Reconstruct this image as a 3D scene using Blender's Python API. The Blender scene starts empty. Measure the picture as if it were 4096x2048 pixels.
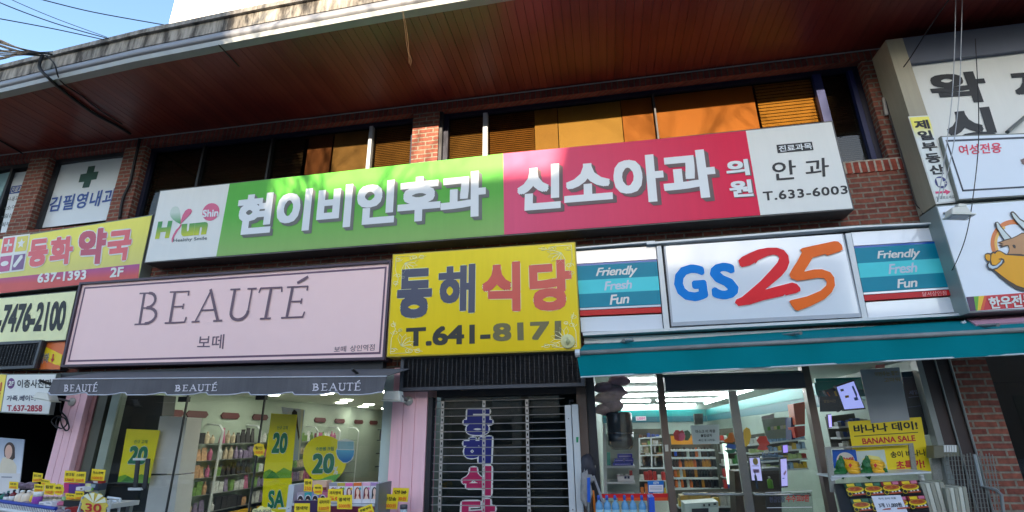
import bpy, math, random
from mathutils import Vector, Matrix
from mathutils.geometry import tessellate_polygon
random.seed(7)
C = bpy.context.scene.collection
SC = bpy.context.scene
rad = math.radians
# ------------------------------------------------------------------ camera, sky, sun, exposure
CAM = Vector((0, -5.6, 1.6)); YAW, PITCH, ROLL = .170747, .335635, -.0128815; FPX = 2050.0
fw = Vector((-math.sin(YAW)*math.cos(PITCH), math.cos(YAW)*math.cos(PITCH), math.sin(PITCH)))
r0 = Vector((math.cos(YAW), math.sin(YAW), 0)); u0 = r0.cross(fw)
RT = r0*math.cos(ROLL)+u0*math.sin(ROLL); UP = -r0*math.sin(ROLL)+u0*math.cos(ROLL)
cd = bpy.data.cameras.new('camera'); co = bpy.data.objects.new('camera', cd); C.objects.link(co)
cd.sensor_width = 36; cd.lens = FPX/4096*36; cd.clip_start = .05; cd.clip_end = 600
m = Matrix.Identity(4)
for i in range(3):
    m[i][0], m[i][1], m[i][2], m[i][3] = RT[i], UP[i], -fw[i], CAM[i]
co.matrix_world = m
SC.camera = co
SUN_EL, SUN_AZ = 12.6, 3.0          # the sun stands low behind the camera, a little to its right
w = bpy.data.worlds.new("World"); SC.world = w; w.use_nodes = True
sky = w.node_tree.nodes.new('ShaderNodeTexSky'); sky.sky_type = 'NISHITA'; sky.sun_disc = False
sky.sun_elevation = rad(SUN_EL); sky.sun_rotation = rad(180-SUN_AZ)
sky.air_density = 1.0; sky.dust_density = 1.05; sky.ozone_density = 2.0
bg = w.node_tree.nodes['Background']; bg.inputs[1].default_value = .15
w.node_tree.links.new(sky.outputs[0], bg.inputs[0])
ld = bpy.data.lights.new('sun', 'SUN'); ld.energy = 4.2; ld.angle = rad(.5); ld.color = (1, .82, .60)
lo = bpy.data.objects.new('sun', ld); C.objects.link(lo)
sd = Vector((math.sin(rad(SUN_AZ))*math.cos(rad(SUN_EL)), -math.cos(rad(SUN_AZ))*math.cos(rad(SUN_EL)), math.sin(rad(SUN_EL))))
lo.rotation_euler = sd.to_track_quat('Z', 'Y').to_euler(); lo.location = sd*40
SC.view_settings.view_transform = 'Standard'; SC.view_settings.look = 'None'
SC.view_settings.exposure = 1.95; SC.view_settings.gamma = 1
SC.render.engine = 'CYCLES'; SC.cycles.transparent_max_bounces = 32; SC.cycles.max_bounces = 8
SC.cycles.sample_clamp_indirect = 4
# ------------------------------------------------------------------ from a measured point to the place
CR = dict(F=(0,0,1),a=(0,0,1.8398),b=(1000,0,1.8398),c=(2000,0,1.8398),d=(3000,0,1.8403),e=(0,680,1.8398),f=(1000,680,1.8398),g=(2000,680,1.8398),h=(3000,680,1.8403),
i=(0,1340,1.8188),j=(700,1340,1.8188),k=(1400,1340,1.8188),l=(2200,1340,1.8188),m=(2900,1340,1.82),n=(3400,1340,1.819),o=(0,1800,4.2933),p=(1000,1800,3.68),
q=(900,560,2.3),r=(2000,480,1.789),s=(3440,160,1.951),t=(3440,780,1.951),u=(2280,1460,2.19),v=(2700,1460,2.19),w=(600,1560,2.638),x=(0,400,2.3),
A1=(3280,1440,2.6833),A2=(3280,1800,4.155),A3=(0,1480,2.2675),A4=(1100,1560,2.64),A5=(550,760,4.2925),A6=(3940,820,3.064))
def ray(c, x, y):
    a, b, s = CR[c]; px, py = a+x/s, b+y/s
    return (px-2048)/FPX*RT-(py-1024)/FPX*UP+fw
def P(c, x, y, Y=0.):
    d = ray(c, x, y); return CAM+d*((Y-CAM.y)/d.y)
def PX(c, x, y, X):
    d = ray(c, x, y); return CAM+d*((X-CAM.x)/d.x)
def PZ(c, x, y, Z):
    d = ray(c, x, y); return CAM+d*((Z-CAM.z)/d.z)
def Q(c, q, Y):
    ys = Y if isinstance(Y, (tuple, list)) else (Y,)*4
    return [P(c, q[2*i], q[2*i+1], ys[i]) for i in range(4)]
def pts(c, q, Y):
    return [P(c, q[2*i], q[2*i+1], Y) for i in range(len(q)//2)]
# ------------------------------------------------------------------ materials
def lin(c):
    return tuple(((v/255)/12.92 if v/255 <= .04045 else ((v/255+.055)/1.055)**2.4) for v in c)+(1,)
MATS = {}
def STREAK(nt, geo, col, amt):              # rain streaks and grime on a weathered face
    N = nt.nodes.new; L = nt.links.new
    mp = N('ShaderNodeMapping'); mp.inputs['Scale'].default_value = (14, 14, .9); L(geo.outputs['Position'], mp.inputs[0])
    n = N('ShaderNodeTexNoise'); n.inputs['Scale'].default_value = 1; n.inputs['Detail'].default_value = 7; n.inputs['Roughness'].default_value = .7; L(mp.outputs[0], n.inputs[0])
    n2 = N('ShaderNodeTexNoise'); n2.inputs['Scale'].default_value = 1.3; n2.inputs['Detail'].default_value = 5; L(geo.outputs['Position'], n2.inputs[0])
    ad = N('ShaderNodeMath'); ad.operation = 'ADD'; L(n.outputs[0], ad.inputs[0]); L(n2.outputs[0], ad.inputs[1])
    mr = N('ShaderNodeMapRange'); mr.inputs[1].default_value = .75; mr.inputs[2].default_value = 1.2; mr.inputs[3].default_value = 1.0; mr.inputs[4].default_value = 1-amt*1.6; L(ad.outputs[0], mr.inputs[0])
    mm = N('ShaderNodeMix'); mm.data_type = 'RGBA'; mm.blend_type = 'MULTIPLY'; mm.inputs[0].default_value = 1; L(col, mm.inputs[6]); L(mr.outputs[0], mm.inputs[7]); return mm.outputs[2]
def M(name, rgb=(128,128,128), rough=.5, metal=0., var=.08, scale=6., bump=0., bscale=60., spec=.5, coat=0., streak=0.):
    if name in MATS: return MATS[name]
    mt = bpy.data.materials.new(name); mt.use_nodes = True; nt = mt.node_tree; b = nt.nodes['Principled BSDF']
    b.inputs['Roughness'].default_value = rough; b.inputs['Metallic'].default_value = metal
    b.inputs['Specular IOR Level'].default_value = spec
    if coat: b.inputs['Coat Weight'].default_value = coat; b.inputs['Coat Roughness'].default_value = .06
    col = lin(rgb); geo = nt.nodes.new('ShaderNodeNewGeometry')
    n = nt.nodes.new('ShaderNodeTexNoise'); n.inputs['Scale'].default_value = scale; n.inputs['Detail'].default_value = 6
    nt.links.new(geo.outputs['Position'], n.inputs['Vector'])
    mx = nt.nodes.new('ShaderNodeMix'); mx.data_type = 'RGBA'
    mx.inputs[6].default_value = tuple(min(1, v*(1-var*1.6)) for v in col[:3])+(1,)
    mx.inputs[7].default_value = tuple(min(1, v*(1+var)) for v in col[:3])+(1,)
    nt.links.new(n.outputs[0], mx.inputs[0]); nt.links.new(STREAK(nt, geo, mx.outputs[2], streak) if streak else mx.outputs[2], b.inputs['Base Color'])
    if bump:
        n2 = nt.nodes.new('ShaderNodeTexNoise'); n2.inputs['Scale'].default_value = bscale
        nt.links.new(geo.outputs['Position'], n2.inputs['Vector'])
        bp = nt.nodes.new('ShaderNodeBump'); bp.inputs['Strength'].default_value = bump; bp.inputs['Distance'].default_value = .01
        nt.links.new(n2.outputs[0], bp.inputs['Height']); nt.links.new(bp.outputs[0], b.inputs['Normal'])
    MATS[name] = mt; return mt
def EM(name, rgb, strength):
    if name in MATS: return MATS[name]
    mt = bpy.data.materials.new(name); mt.use_nodes = True; b = mt.node_tree.nodes['Principled BSDF']
    b.inputs['Base Color'].default_value = lin(rgb); b.inputs['Emission Color'].default_value = lin(rgb); b.inputs['Emission Strength'].default_value = strength
    MATS[name] = mt; return mt
def GLASS(name, tint=(1,1,1), f0=.05):
    if name in MATS: return MATS[name]
    mt = bpy.data.materials.new(name); mt.use_nodes = True; nt = mt.node_tree; nt.nodes.clear(); N = nt.nodes.new; L = nt.links.new
    out = N('ShaderNodeOutputMaterial'); mix = N('ShaderNodeMixShader'); tr = N('ShaderNodeBsdfTransparent'); gl = N('ShaderNodeBsdfGlossy')
    tr.inputs[0].default_value = tint+(1,); gl.inputs['Roughness'].default_value = .01
    g = N('ShaderNodeNewGeometry'); dt = N('ShaderNodeVectorMath'); dt.operation = 'DOT_PRODUCT'
    L(g.outputs['Normal'], dt.inputs[0]); L(g.outputs['Incoming'], dt.inputs[1])
    def math_(op, a, b=None):
        k = N('ShaderNodeMath'); k.operation = op
        for i, v in enumerate((a, b)):
            if v is None: continue
            if isinstance(v, (int, float)): k.inputs[i].default_value = v
            else: L(v, k.inputs[i])
        return k.outputs[0]
    a = math_('ABSOLUTE', dt.outputs['Value']); a = math_('SUBTRACT', 1, a); a = math_('POWER', a, 5); a = math_('MULTIPLY', a, 1-f0); a = math_('ADD', a, f0)
    L(a, mix.inputs[0]); L(tr.outputs[0], mix.inputs[1]); L(gl.outputs[0], mix.inputs[2]); L(mix.outputs[0], out.inputs[0])
    MATS[name] = mt; return mt
def BRICK(name, c1, c2, mortar, bw=.2, rh=.062, ms=.010, vertical=False):
    mt = bpy.data.materials.new(name); mt.use_nodes = True; nt = mt.node_tree; N = nt.nodes.new; L = nt.links.new; b = nt.nodes['Principled BSDF']
    b.inputs['Roughness'].default_value = .85
    geo = N('ShaderNodeNewGeometry'); sp = N('ShaderNodeSeparateXYZ'); L(geo.outputs['Position'], sp.inputs[0])
    ad = N('ShaderNodeMath'); ad.operation = 'ADD'; L(sp.outputs[0], ad.inputs[0]); L(sp.outputs[1], ad.inputs[1])
    cb = N('ShaderNodeCombineXYZ')
    if vertical: L(sp.outputs[2], cb.inputs[0]); L(ad.outputs[0], cb.inputs[1])
    else: L(ad.outputs[0], cb.inputs[0]); L(sp.outputs[2], cb.inputs[1])
    nw = N('ShaderNodeTexNoise'); nw.inputs['Scale'].default_value = 7; L(geo.outputs['Position'], nw.inputs[0])
    wsc = N('ShaderNodeVectorMath'); wsc.operation = 'SCALE'; wsc.inputs[3].default_value = .012; L(nw.outputs[1], wsc.inputs[0])
    wa = N('ShaderNodeVectorMath'); wa.operation = 'ADD'; L(cb.outputs[0], wa.inputs[0]); L(wsc.outputs[0], wa.inputs[1])
    t = N('ShaderNodeTexBrick'); t.offset = 0 if vertical else .5; t.inputs['Scale'].default_value = 1; t.inputs['Brick Width'].default_value = bw; t.inputs['Row Height'].default_value = rh
    t.inputs['Mortar Size'].default_value = ms; t.inputs['Mortar Smooth'].default_value = .25; t.inputs['Bias'].default_value = -.1
    t.inputs[1].default_value = lin(c1); t.inputs[2].default_value = lin(c2); t.inputs[3].default_value = lin(mortar)
    L(wa.outputs[0], t.inputs[0])
    n = N('ShaderNodeTexNoise'); n.inputs['Scale'].default_value = 22; n.inputs['Detail'].default_value = 8; L(geo.outputs['Position'], n.inputs[0])
    hs = N('ShaderNodeMix'); hs.data_type = 'RGBA'; hs.blend_type = 'MULTIPLY'; hs.inputs[0].default_value = .75
    rp = N('ShaderNodeMapRange'); rp.inputs[1].default_value = .3; rp.inputs[2].default_value = .7; rp.inputs[3].default_value = .55; rp.inputs[4].default_value = 1.3
    L(n.outputs[0], rp.inputs[0]); L(t.outputs[0], hs.inputs[6]); L(rp.outputs[0], hs.inputs[7]); L(hs.outputs[2], b.inputs['Base Color'])
    h = N('ShaderNodeMath'); h.operation = 'MULTIPLY_ADD'; h.inputs[1].default_value = -1; L(t.outputs[1], h.inputs[0])
    h2 = N('ShaderNodeMath'); h2.operation = 'MULTIPLY'; h2.inputs[1].default_value = .5; L(n.outputs[0], h2.inputs[0]); L(h2.outputs[0], h.inputs[2])
    bp = N('ShaderNodeBump'); bp.inputs['Strength'].default_value = 1; bp.inputs['Distance'].default_value = .012; L(h.outputs[0], bp.inputs['Height']); L(bp.outputs[0], b.inputs['Normal'])
    MATS[name] = mt; return mt
def GRAD(name, c0, c1, z0, z1, rough=.45, axis=2):      # a printed or dyed two-colour fade along one axis
    mt = bpy.data.materials.new(name); mt.use_nodes = True; nt = mt.node_tree; N = nt.nodes.new; L = nt.links.new; b = nt.nodes['Principled BSDF']
    b.inputs['Roughness'].default_value = rough; b.inputs['Specular IOR Level'].default_value = .25
    geo = N('ShaderNodeNewGeometry'); sp = N('ShaderNodeSeparateXYZ'); L(geo.outputs['Position'], sp.inputs[0])
    mr = N('ShaderNodeMapRange'); mr.inputs[1].default_value = z0; mr.inputs[2].default_value = z1; L(sp.outputs[axis], mr.inputs[0])
    mx = N('ShaderNodeMix'); mx.data_type = 'RGBA'; mx.inputs[6].default_value = lin(c0); mx.inputs[7].default_value = lin(c1); L(mr.outputs[0], mx.inputs[0]); L(STREAK(nt, geo, mx.outputs[2], .04), b.inputs['Base Color'])
    MATS[name] = mt; return mt
def CONCRETE(name, base, stain, streak=1.0):
    mt = bpy.data.materials.new(name); mt.use_nodes = True; nt = mt.node_tree; N = nt.nodes.new; L = nt.links.new; b = nt.nodes['Principled BSDF']
    b.inputs['Roughness'].default_value = .85; geo = N('ShaderNodeNewGeometry')
    mp = N('ShaderNodeMapping'); mp.inputs['Scale'].default_value = (9, 9, 1.5); L(geo.outputs['Position'], mp.inputs[0])
    n = N('ShaderNodeTexNoise'); n.inputs['Scale'].default_value = 1.0; n.inputs['Detail'].default_value = 9; n.inputs['Roughness'].default_value = .68; L(mp.outputs[0], n.inputs[0])
    cr = N('ShaderNodeValToRGB'); cr.color_ramp.elements[0].position = .40; cr.color_ramp.elements[1].position = .60
    cr.color_ramp.elements[0].color = lin(stain); cr.color_ramp.elements[1].color = lin(base); L(n.outputs[0], cr.inputs[0]); L(cr.outputs[0], b.inputs['Base Color'])
    n2 = N('ShaderNodeTexNoise'); n2.inputs['Scale'].default_value = 35; L(geo.outputs['Position'], n2.inputs[0])
    bp = N('ShaderNodeBump'); bp.inputs['Strength'].default_value = .5; bp.inputs['Distance'].default_value = .01; L(n2.outputs[0], bp.inputs['Height']); L(bp.outputs[0], b.inputs['Normal'])
    MATS[name] = mt; return mt
def WOODPLANK(name, pitch=.095):
    mt = bpy.data.materials.new(name); mt.use_nodes = True; nt = mt.node_tree; N = nt.nodes.new; L = nt.links.new; b = nt.nodes['Principled BSDF']
    geo = N('ShaderNodeNewGeometry'); sp = N('ShaderNodeSeparateXYZ'); L(geo.outputs['Position'], sp.inputs[0])
    d = N('ShaderNodeMath'); d.operation = 'DIVIDE'; d.inputs[1].default_value = pitch; L(sp.outputs[0], d.inputs[0])
    fl = N('ShaderNodeMath'); fl.operation = 'FLOOR'; L(d.outputs[0], fl.inputs[0])
    wn = N('ShaderNodeTexWhiteNoise'); wn.noise_dimensions = '1D'; L(fl.outputs[0], wn.inputs['W'])
    mp = N('ShaderNodeMapping'); mp.inputs['Scale'].default_value = (30, 1.6, 1); L(geo.outputs['Position'], mp.inputs[0])
    n = N('ShaderNodeTexNoise'); n.inputs['Scale'].default_value = 1; n.inputs['Detail'].default_value = 8; L(mp.outputs[0], n.inputs[0])
    n3 = N('ShaderNodeTexNoise'); n3.inputs['Scale'].default_value = 1.1; n3.inputs['Detail'].default_value = 3; L(geo.outputs['Position'], n3.inputs[0])
    a = N('ShaderNodeMath'); a.operation = 'MULTIPLY_ADD'; a.inputs[1].default_value = .22; L(wn.outputs[0], a.inputs[0])
    a2 = N('ShaderNodeMath'); a2.operation = 'MULTIPLY'; a2.inputs[1].default_value = .5; L(n.outputs[0], a2.inputs[0]); L(a2.outputs[0], a.inputs[2])
    a3 = N('ShaderNodeMath'); a3.operation = 'MULTIPLY_ADD'; a3.inputs[1].default_value = .7; L(n3.outputs[0], a3.inputs[0]); L(a.outputs[0], a3.inputs[2])
    cr = N('ShaderNodeValToRGB'); e = cr.color_ramp.elements
    e[0].position = .38; e[0].color = lin((82,28,24)); e[1].position = .95; e[1].color = lin((126,56,42)); k = e.new(.66); k.color = lin((110,39,32))
    L(a3.outputs[0], cr.inputs[0]); L(cr.outputs[0], b.inputs['Base Color'])
    rr = N('ShaderNodeMapRange'); rr.inputs[3].default_value = .22; rr.inputs[4].default_value = .5; L(n3.outputs[0], rr.inputs[0]); L(rr.outputs[0], b.inputs['Roughness'])
    MATS[name] = mt; return mt
# ------------------------------------------------------------------ building shapes and objects
class G:
    def __init__(s): s.v = []; s.f = []
    def add(s, v, f):
        n = len(s.v); s.v += [Vector(a) for a in v]; s.f += [tuple(i+n for i in x) for x in f]; return s
    def box(s, x0, x1, y0, y1, z0, z1):
        return s.add([(x0,y0,z0),(x1,y0,z0),(x1,y1,z0),(x0,y1,z0),(x0,y0,z1),(x1,y0,z1),(x1,y1,z1),(x0,y1,z1)],
                     [(0,3,2,1),(4,5,6,7),(0,1,5,4),(1,2,6,5),(2,3,7,6),(3,0,4,7)])
    def prism(s, p, d):                      # p: corner loop of any flat outline, d: depth vector away from the viewer
        n = len(p); d = Vector(d); tri = tessellate_polygon([[Vector(a) for a in p]])
        a = [Vector(k) for k in p]; b = [k+d for k in a]; s0 = len(s.v); s.v += a+b
        nrm = Vector((0,0,0))
        for i in range(n): nrm += a[i].cross(a[(i+1) % n])
        flip = nrm.dot(d) > 0
        for t in tri:
            t = tuple(t); u, v2, w2 = (a[t[0]], a[t[1]], a[t[2]]); up = (v2-u).cross(w2-u).dot(d) < 0
            f = t if up else t[::-1]
            s.f.append(tuple(s0+i for i in f)); s.f.append(tuple(s0+n+i for i in f[::-1]))
        for i in range(n):
            j = (i+1) % n; q = (s0+i, s0+n+i, s0+n+j, s0+j) if not flip else (s0+i, s0+j, s0+n+j, s0+n+i)
            s.f.append(q)
        return s
    def tube(s, p, r, n=6, cap=True):
        p = [Vector(a) for a in p]; rs = r if isinstance(r, (list, tuple)) else [r]*len(p); s0 = len(s.v); up = None
        for i, a in enumerate(p):
            t = (p[min(i+1, len(p)-1)]-p[max(i-1, 0)]).normalized()
            if up is None: up = Vector((0,0,1)) if abs(t.z) < .9 else Vector((1,0,0))
            x = t.cross(up).normalized(); up = x.cross(t).normalized()
            for k in range(n):
                an = 2*math.pi*k/n; s.v.append(a+(x*math.cos(an)+up*math.sin(an))*rs[i])
        for i in range(len(p)-1):
            for k in range(n):
                k2 = (k+1) % n; s.f.append((s0+i*n+k, s0+i*n+k2, s0+(i+1)*n+k2, s0+(i+1)*n+k))
        if cap: s.f.append(tuple(s0+k for k in range(n))[::-1]); s.f.append(tuple(s0+(len(p)-1)*n+k for k in range(n)))
        return s
    def lathe(s, c, prof, n=12, ax=Vector((0,0,1))):   # profile of (radius, height) turned round an axis through c
        c = Vector(c); return s.tube([c+ax*(h+1e-5*i) for i, (r_, h) in enumerate(prof)], [max(r_, 1e-4) for r_, h in prof], n)
    def ball(s, c, r, n=10, sq=(1,1,1), wob=0):
        s0 = len(s.v); c = Vector(c)
        for i in range(n+1):
            th = math.pi*i/n
            for k in range(2*n):
                ph = math.pi*k/n; q = 1+wob*(math.sin(3*ph+5*th)+math.sin(4*th-2*ph))
                s.v.append(c+Vector((math.sin(th)*math.cos(ph)*sq[0], math.sin(th)*math.sin(ph)*sq[1], math.cos(th)*sq[2]))*r*q)
        for i in range(n):
            for k in range(2*n):
                k2 = (k+1) % (2*n); s.f.append((s0+i*2*n+k, s0+(i+1)*2*n+k, s0+(i+1)*2*n+k2, s0+i*2*n+k2))
        return s
    def obj(s, name, mat, parent=None, smooth=False, bevel=0):
        org = Vector((0,0,0)); q = parent
        while q is not None: org += q.location; q = q.parent
        me = bpy.data.meshes.new(name); me.from_pydata([tuple(a-org) for a in s.v], [], s.f); me.materials.append(mat); me.update()
        if smooth:
            for pl in me.polygons: pl.use_smooth = True
        o = bpy.data.objects.new(name, me); C.objects.link(o); o.parent = parent
        if bevel:
            bv = o.modifiers.new('bevel', 'BEVEL'); bv.width = bevel; bv.segments = 2; bv.limit_method = 'ANGLE'
        return o
def tag(o, label, cat, group=None):
    o['label'] = label; o['category'] = cat
    if group: o['group'] = group
    return o
def T(name, label, cat, loc, group=None):
    o = bpy.data.objects.new(name, None); C.objects.link(o); o.location = loc; o.empty_display_size = .1
    return tag(o, label, cat, group)
def kind(o, k): o['kind'] = k; return o
def lerp(q, u, v):                          # q = TL TR BR BL
    return q[0]*(1-u)*(1-v)+q[1]*u*(1-v)+q[2]*u*v+q[3]*(1-u)*v
def front(q, off):                          # push a quad a little towards the street
    n = (q[1]-q[0]).cross(q[3]-q[0]).normalized()
    return [a-n*off*(1 if n.y > 0 else -1) for a in q]
def decal(parent, name, mat, q, uv, off=.002, th=.001):
    g = G(); qq = front(q, off); n = (q[1]-q[0]).cross(q[3]-q[0]).normalized(); n = n if n.y > 0 else -n
    for loop in (uv if isinstance(uv[0][0], (tuple, list)) else [uv]): g.prism([lerp(qq, u, v) for u, v in loop], n*th)
    return g.obj(name, mat, parent)
def rect(u0, v0, u1, v1): return [(u0,v0),(u1,v0),(u1,v1),(u0,v1)]
def oval(u, v, a, b, n=20, t0=0, t1=360): return [(u+a*math.cos(rad(t0+(t1-t0)*k/n)), v+b*math.sin(rad(t0+(t1-t0)*k/n))) for k in range(n+(0 if t1-t0 == 360 else 1))]
def poly(name, c, p, Y, mat, parent=None, th=.002, off=0.):
    return G().prism([P(c, p[2*i], p[2*i+1], Y-off) for i in range(len(p)//2)], (0, th, 0)).obj(name, mat, parent)
def slab(name, c, q, Y, d, mat, parent=None, grow=0., bevel=0):
    p = Q(c, q, Y)
    if grow:
        ce = sum(p, Vector())/4; p = [a+Vector((math.copysign(grow, a.x-ce.x), 0, math.copysign(grow, a.z-ce.z))) for a in p]
    return G().prism(p, (0, d, 0)).obj(name, mat, parent, bevel=bevel)
GLY = {}
def glyphs(s, sp=1.0):
    if (s, sp) not in GLY:
        cu = bpy.data.curves.new('letters', 'FONT'); cu.body = s; cu.resolution_u = 3; cu.space_character = sp
        o = bpy.data.objects.new('letters', cu); C.objects.link(o); bpy.context.view_layer.update()
        me = o.evaluated_get(bpy.context.evaluated_depsgraph_get()).to_mesh()
        GLY[(s, sp)] = ([(a.co.x, a.co.y) for a in me.vertices], [tuple(pl.vertices) for pl in me.polygons])
        bpy.data.objects.remove(o); bpy.data.curves.remove(cu)
    return GLY[(s, sp)]
def text(parent, mat, q, s, b=.03, name='lettering', halo=None, hb=.03, shade=None, sh=(.06,-.06), round_=False, off=.003, sp=1.0, step=.00007, slant=0):
    """letters laid on the flat quad q (TL TR BR BL of the ink); b thickens the strokes, halo is a printed outline, shade a printed drop shade"""
    v, f = glyphs(s, sp)
    if not v: return
    v = [(a+slant*b_, b_) for a, b_ in v]
    xs = [a for a, _ in v]; ys = [a for _, a in v]; x0, x1, y0, y1 = min(xs)-b, max(xs)+b, min(ys)-b, max(ys)+b
    n = (q[1]-q[0]).cross(q[3]-q[0]).normalized(); n = n if n.y < 0 else -n
    def lay(nm, mt, offs, base):
        g = G()
        for k, (dx, dy) in enumerate(offs):
            z = n*(base+step*k); g.add([lerp(q, (a+dx-x0)/(x1-x0), 1-(c+dy-y0)/(y1-y0))+z for a, c in v], f)
        return g.obj(nm, mt, parent)
    def kern(r, rnd):
        if r == 0: return [(0,0)]
        if r < .012: return [(-r,0),(r,0),(0,-r),(0,r)]
        if rnd: return [(r*math.cos(t*math.pi/6), r*math.sin(t*math.pi/6)) for t in range(12)]+[(0,0)]
        return [(a*r, c*r) for a in (-1,0,1) for c in (-1,0,1)]
    if shade: lay(name+'_drop_shade', shade, [(a+sh[0]*t, c+sh[1]*t) for t in (.25,.5,.75,1) for a, c in kern(b, round_)], off); off += .0027
    if halo: lay(name+'_outline', halo, kern(b+hb, True), off); off += .0013
    return lay(name, mat, kern(b, round_), off)
def strokes(parent, mat, q, segs, wbase, name='lettering', off=.003):
    """pen strokes: lists of (u,v) in the quad with a width in metres"""
    g = G(); n = (q[1]-q[0]).cross(q[3]-q[0]).normalized(); n = n if n.y < 0 else -n; k = 0
    for st in segs:
        wd = wbase
        if isinstance(st, tuple): wd, st = st[0]*wbase, st[1]
        for a, b in zip(st[:-1], st[1:]):
            A, B = lerp(q, *a), lerp(q, *b); t = (B-A).normalized(); sd_ = t.cross(n)*wd/2; z = n*(off+.00015*k); k += 1
            g.add([A+sd_+z-t*wd*.18, B+sd_+z+t*wd*.18, B-sd_+z+t*wd*.18, A-sd_+z-t*wd*.18], [(0,1,2,3)])
    return g.obj(name, mat, parent)
# ------------------------------------------------------------------ common materials
white = M('white_panel', (228,228,222), .4, var=.03, scale=2, streak=.03)
offwhite = M('off_white_paint', (214,212,202), .5, var=.06)
black = M('black_paint', (18,18,22), .45)
darkgrey = M('dark_grey_metal', (44,45,50), .45, var=.2)
grey = M('grey_metal', (128,132,132), .4, .3, var=.12)
steel = M('brushed_steel', (170,168,162), .25, .9, var=.1)
brownsteel = M('brown_steel', (120,104,94), .35, .4, var=.15)
alu = M('white_aluminium', (206,210,212), .35, .1)
beige = M('beige_metal', (176,168,146), .5, var=.1, scale=1.5, streak=.12)
blueframe = M('blue_window_frame', (18,32,84), .4)
brick = BRICK('red_brick', (118,61,50), (144,82,63), (134,123,108))
solid_brick = BRICK('soldier_course_brick', (140,62,48), (172,86,64), (176,166,150), .21, .075, .012, True)
glass = GLASS('clear_glass')
tglass = GLASS('brown_tinted_glass', (.72,.67,.57), .04)
gglass = GLASS('green_tinted_glass', (.95,.97,.955), .05)
ink = M('black_ink', (22,22,26), .5)
redink = M('red_ink', (196,40,46), .45)
yellow = M('yellow_card', (246,214,40), .5, var=.05)
rubber = M('black_cable_rubber', (20,20,24), .6)
# ------------------------------------------------------------------ the setting
kind(G().box(-120,120,-3.2,14,-.3,0).obj('pavement', M('paving', (150,146,140), .8, var=.15, bump=.4)), 'structure')
kind(G().box(-120,120,-20,-3.2,-.4,-.14).obj('road', M('asphalt', (62,62,64), .85, var=.15, bump=.4)), 'structure')
kind(G().box(-120,120,-120,-20,-.3,0).obj('far_pavement', M('far_paving', (150,146,140), .8, var=.15)), 'structure')
kind(G().box(-300,300,14,300,-.3,-.02).obj('ground', M('far_ground', (110,106,96), .9)), 'structure')
# ------------------------------------------------------------------ the brick building with the canopy
B = T('shop_building', 'two storey red brick building with a wide wood lined canopy over its upper windows', 'building', (0,0,0))
g = G().box(-13,9,0,.3,2.34,4.26); g.obj('spandrel_wall', brick, B)
G().box(-13,-1.89,.002,.3,4.262,4.5).obj('window_sill_wall', brick, B)
G().box(-1.89,3.42,-.012,.3,4.262,4.41).obj('window_sill', solid_brick, B)
for x0, x1 in ((-9.9,-9.5), (-8.5,-8.15), (-6.8,-6.45), (-2.29,-1.93)):
    G().box(x0,x1,-.004,.3,4.41 if x0 > -2 else 4.502,5.72).obj('brick_pier', brick, B)
G().box(-1.93,-1.89,.03,.3,4.412,5.72).obj('window_reveal', darkgrey, B)
G().box(3.24,9,-.004,.3,4.412,5.72).obj('brick_pier', brick, B)
G().box(-13,9,-.008,.3,5.722,5.86).obj('lintel', BRICK('lintel_brick', (112,48,40), (132,62,48), (96,80,70), .21, .07, .008, True), B)
G().tube([(-13,-.03,5.835),(-4,-.03,5.832),(-3.9,-.03,5.826),(9,-.03,5.836)], .008).obj('cable_trim', M('grey_plastic', (150,146,146), .5), B)
CURVE = [(-15,-.2),(-13,-.62),(-11.5,-.9),(-10,-1.08),(-8.5,-1.21),(-7.4,-1.29),(-6.5,-1.37),(-5.2,-1.47),(-3.6,-1.545),(-1.9,-1.6),(0,-1.64),(2,-1.66),(4,-1.66),(7,-1.62),(10,-1.5)]
def cy(x):
    for (a, b), (c_, d_) in zip(CURVE[:-1], CURVE[1:]):
        if a <= x <= c_: return b+(d_-b)*(x-a)/(c_-a)
    return CURVE[-1][1]
def loft(prof, name, mat, smooth=False):
    g = G(); xs = [-15+.25*k for k in range(101)]; n = len(prof)
    for x in xs: g.v += [Vector((x, cy(x)+a, z)) for a, z in prof]
    for i in range(len(xs)-1):
        for k in range(n): g.f.append((i*n+k, i*n+(k+1) % n, (i+1)*n+(k+1) % n, (i+1)*n+k))
    return g.obj(name, mat, B, smooth)
loft([(0,5.835),(0,5.905),(.10,5.905),(.10,5.835)], 'soffit_edge_trim', M('painted_trim', (150,152,148), .45, var=.12))
loft([(.03,5.907),(-.012,5.925),(-.022,5.95),(-.012,5.985),(.012,6.03),(.03,6.055),(.10,6.055),(.10,5.907)], 'gutter', M('painted_gutter', (132,134,140), .42, var=.18, scale=3), True)
loft([(.02,6.057),(.02,6.235),(.30,6.235),(.30,6.057)], 'canopy_parapet', CONCRETE('stained_concrete', (156,150,140), (60,55,50)))
loft([(-.015,6.237),(-.015,6.30),(.30,6.30),(.30,6.237)], 'parapet_cap', CONCRETE('cap_concrete', (150,146,140), (96,90,84)))
g = G(); x = -14.9
while x < 9.9:
    y1 = cy(x+.05)+.10; g.box(x,x+.0915,y1,-.002,5.845+random.uniform(0,.003),5.862); x += .095
g.obj('soffit_planks', WOODPLANK('varnished_red_planks'), B)
g = G(); n0 = 0
for k in range(100):
    x = -15+.25*k; g.box(x,x+.249,cy(x+.12)+.11,3,5.87,6.2)
g.obj('canopy_slab', M('dark_void', (22,14,12), .9), B)
G().box(-15,10,.30,.32,4.42,5.86).obj('reveal_backing', darkgrey, B) if False else None
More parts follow.
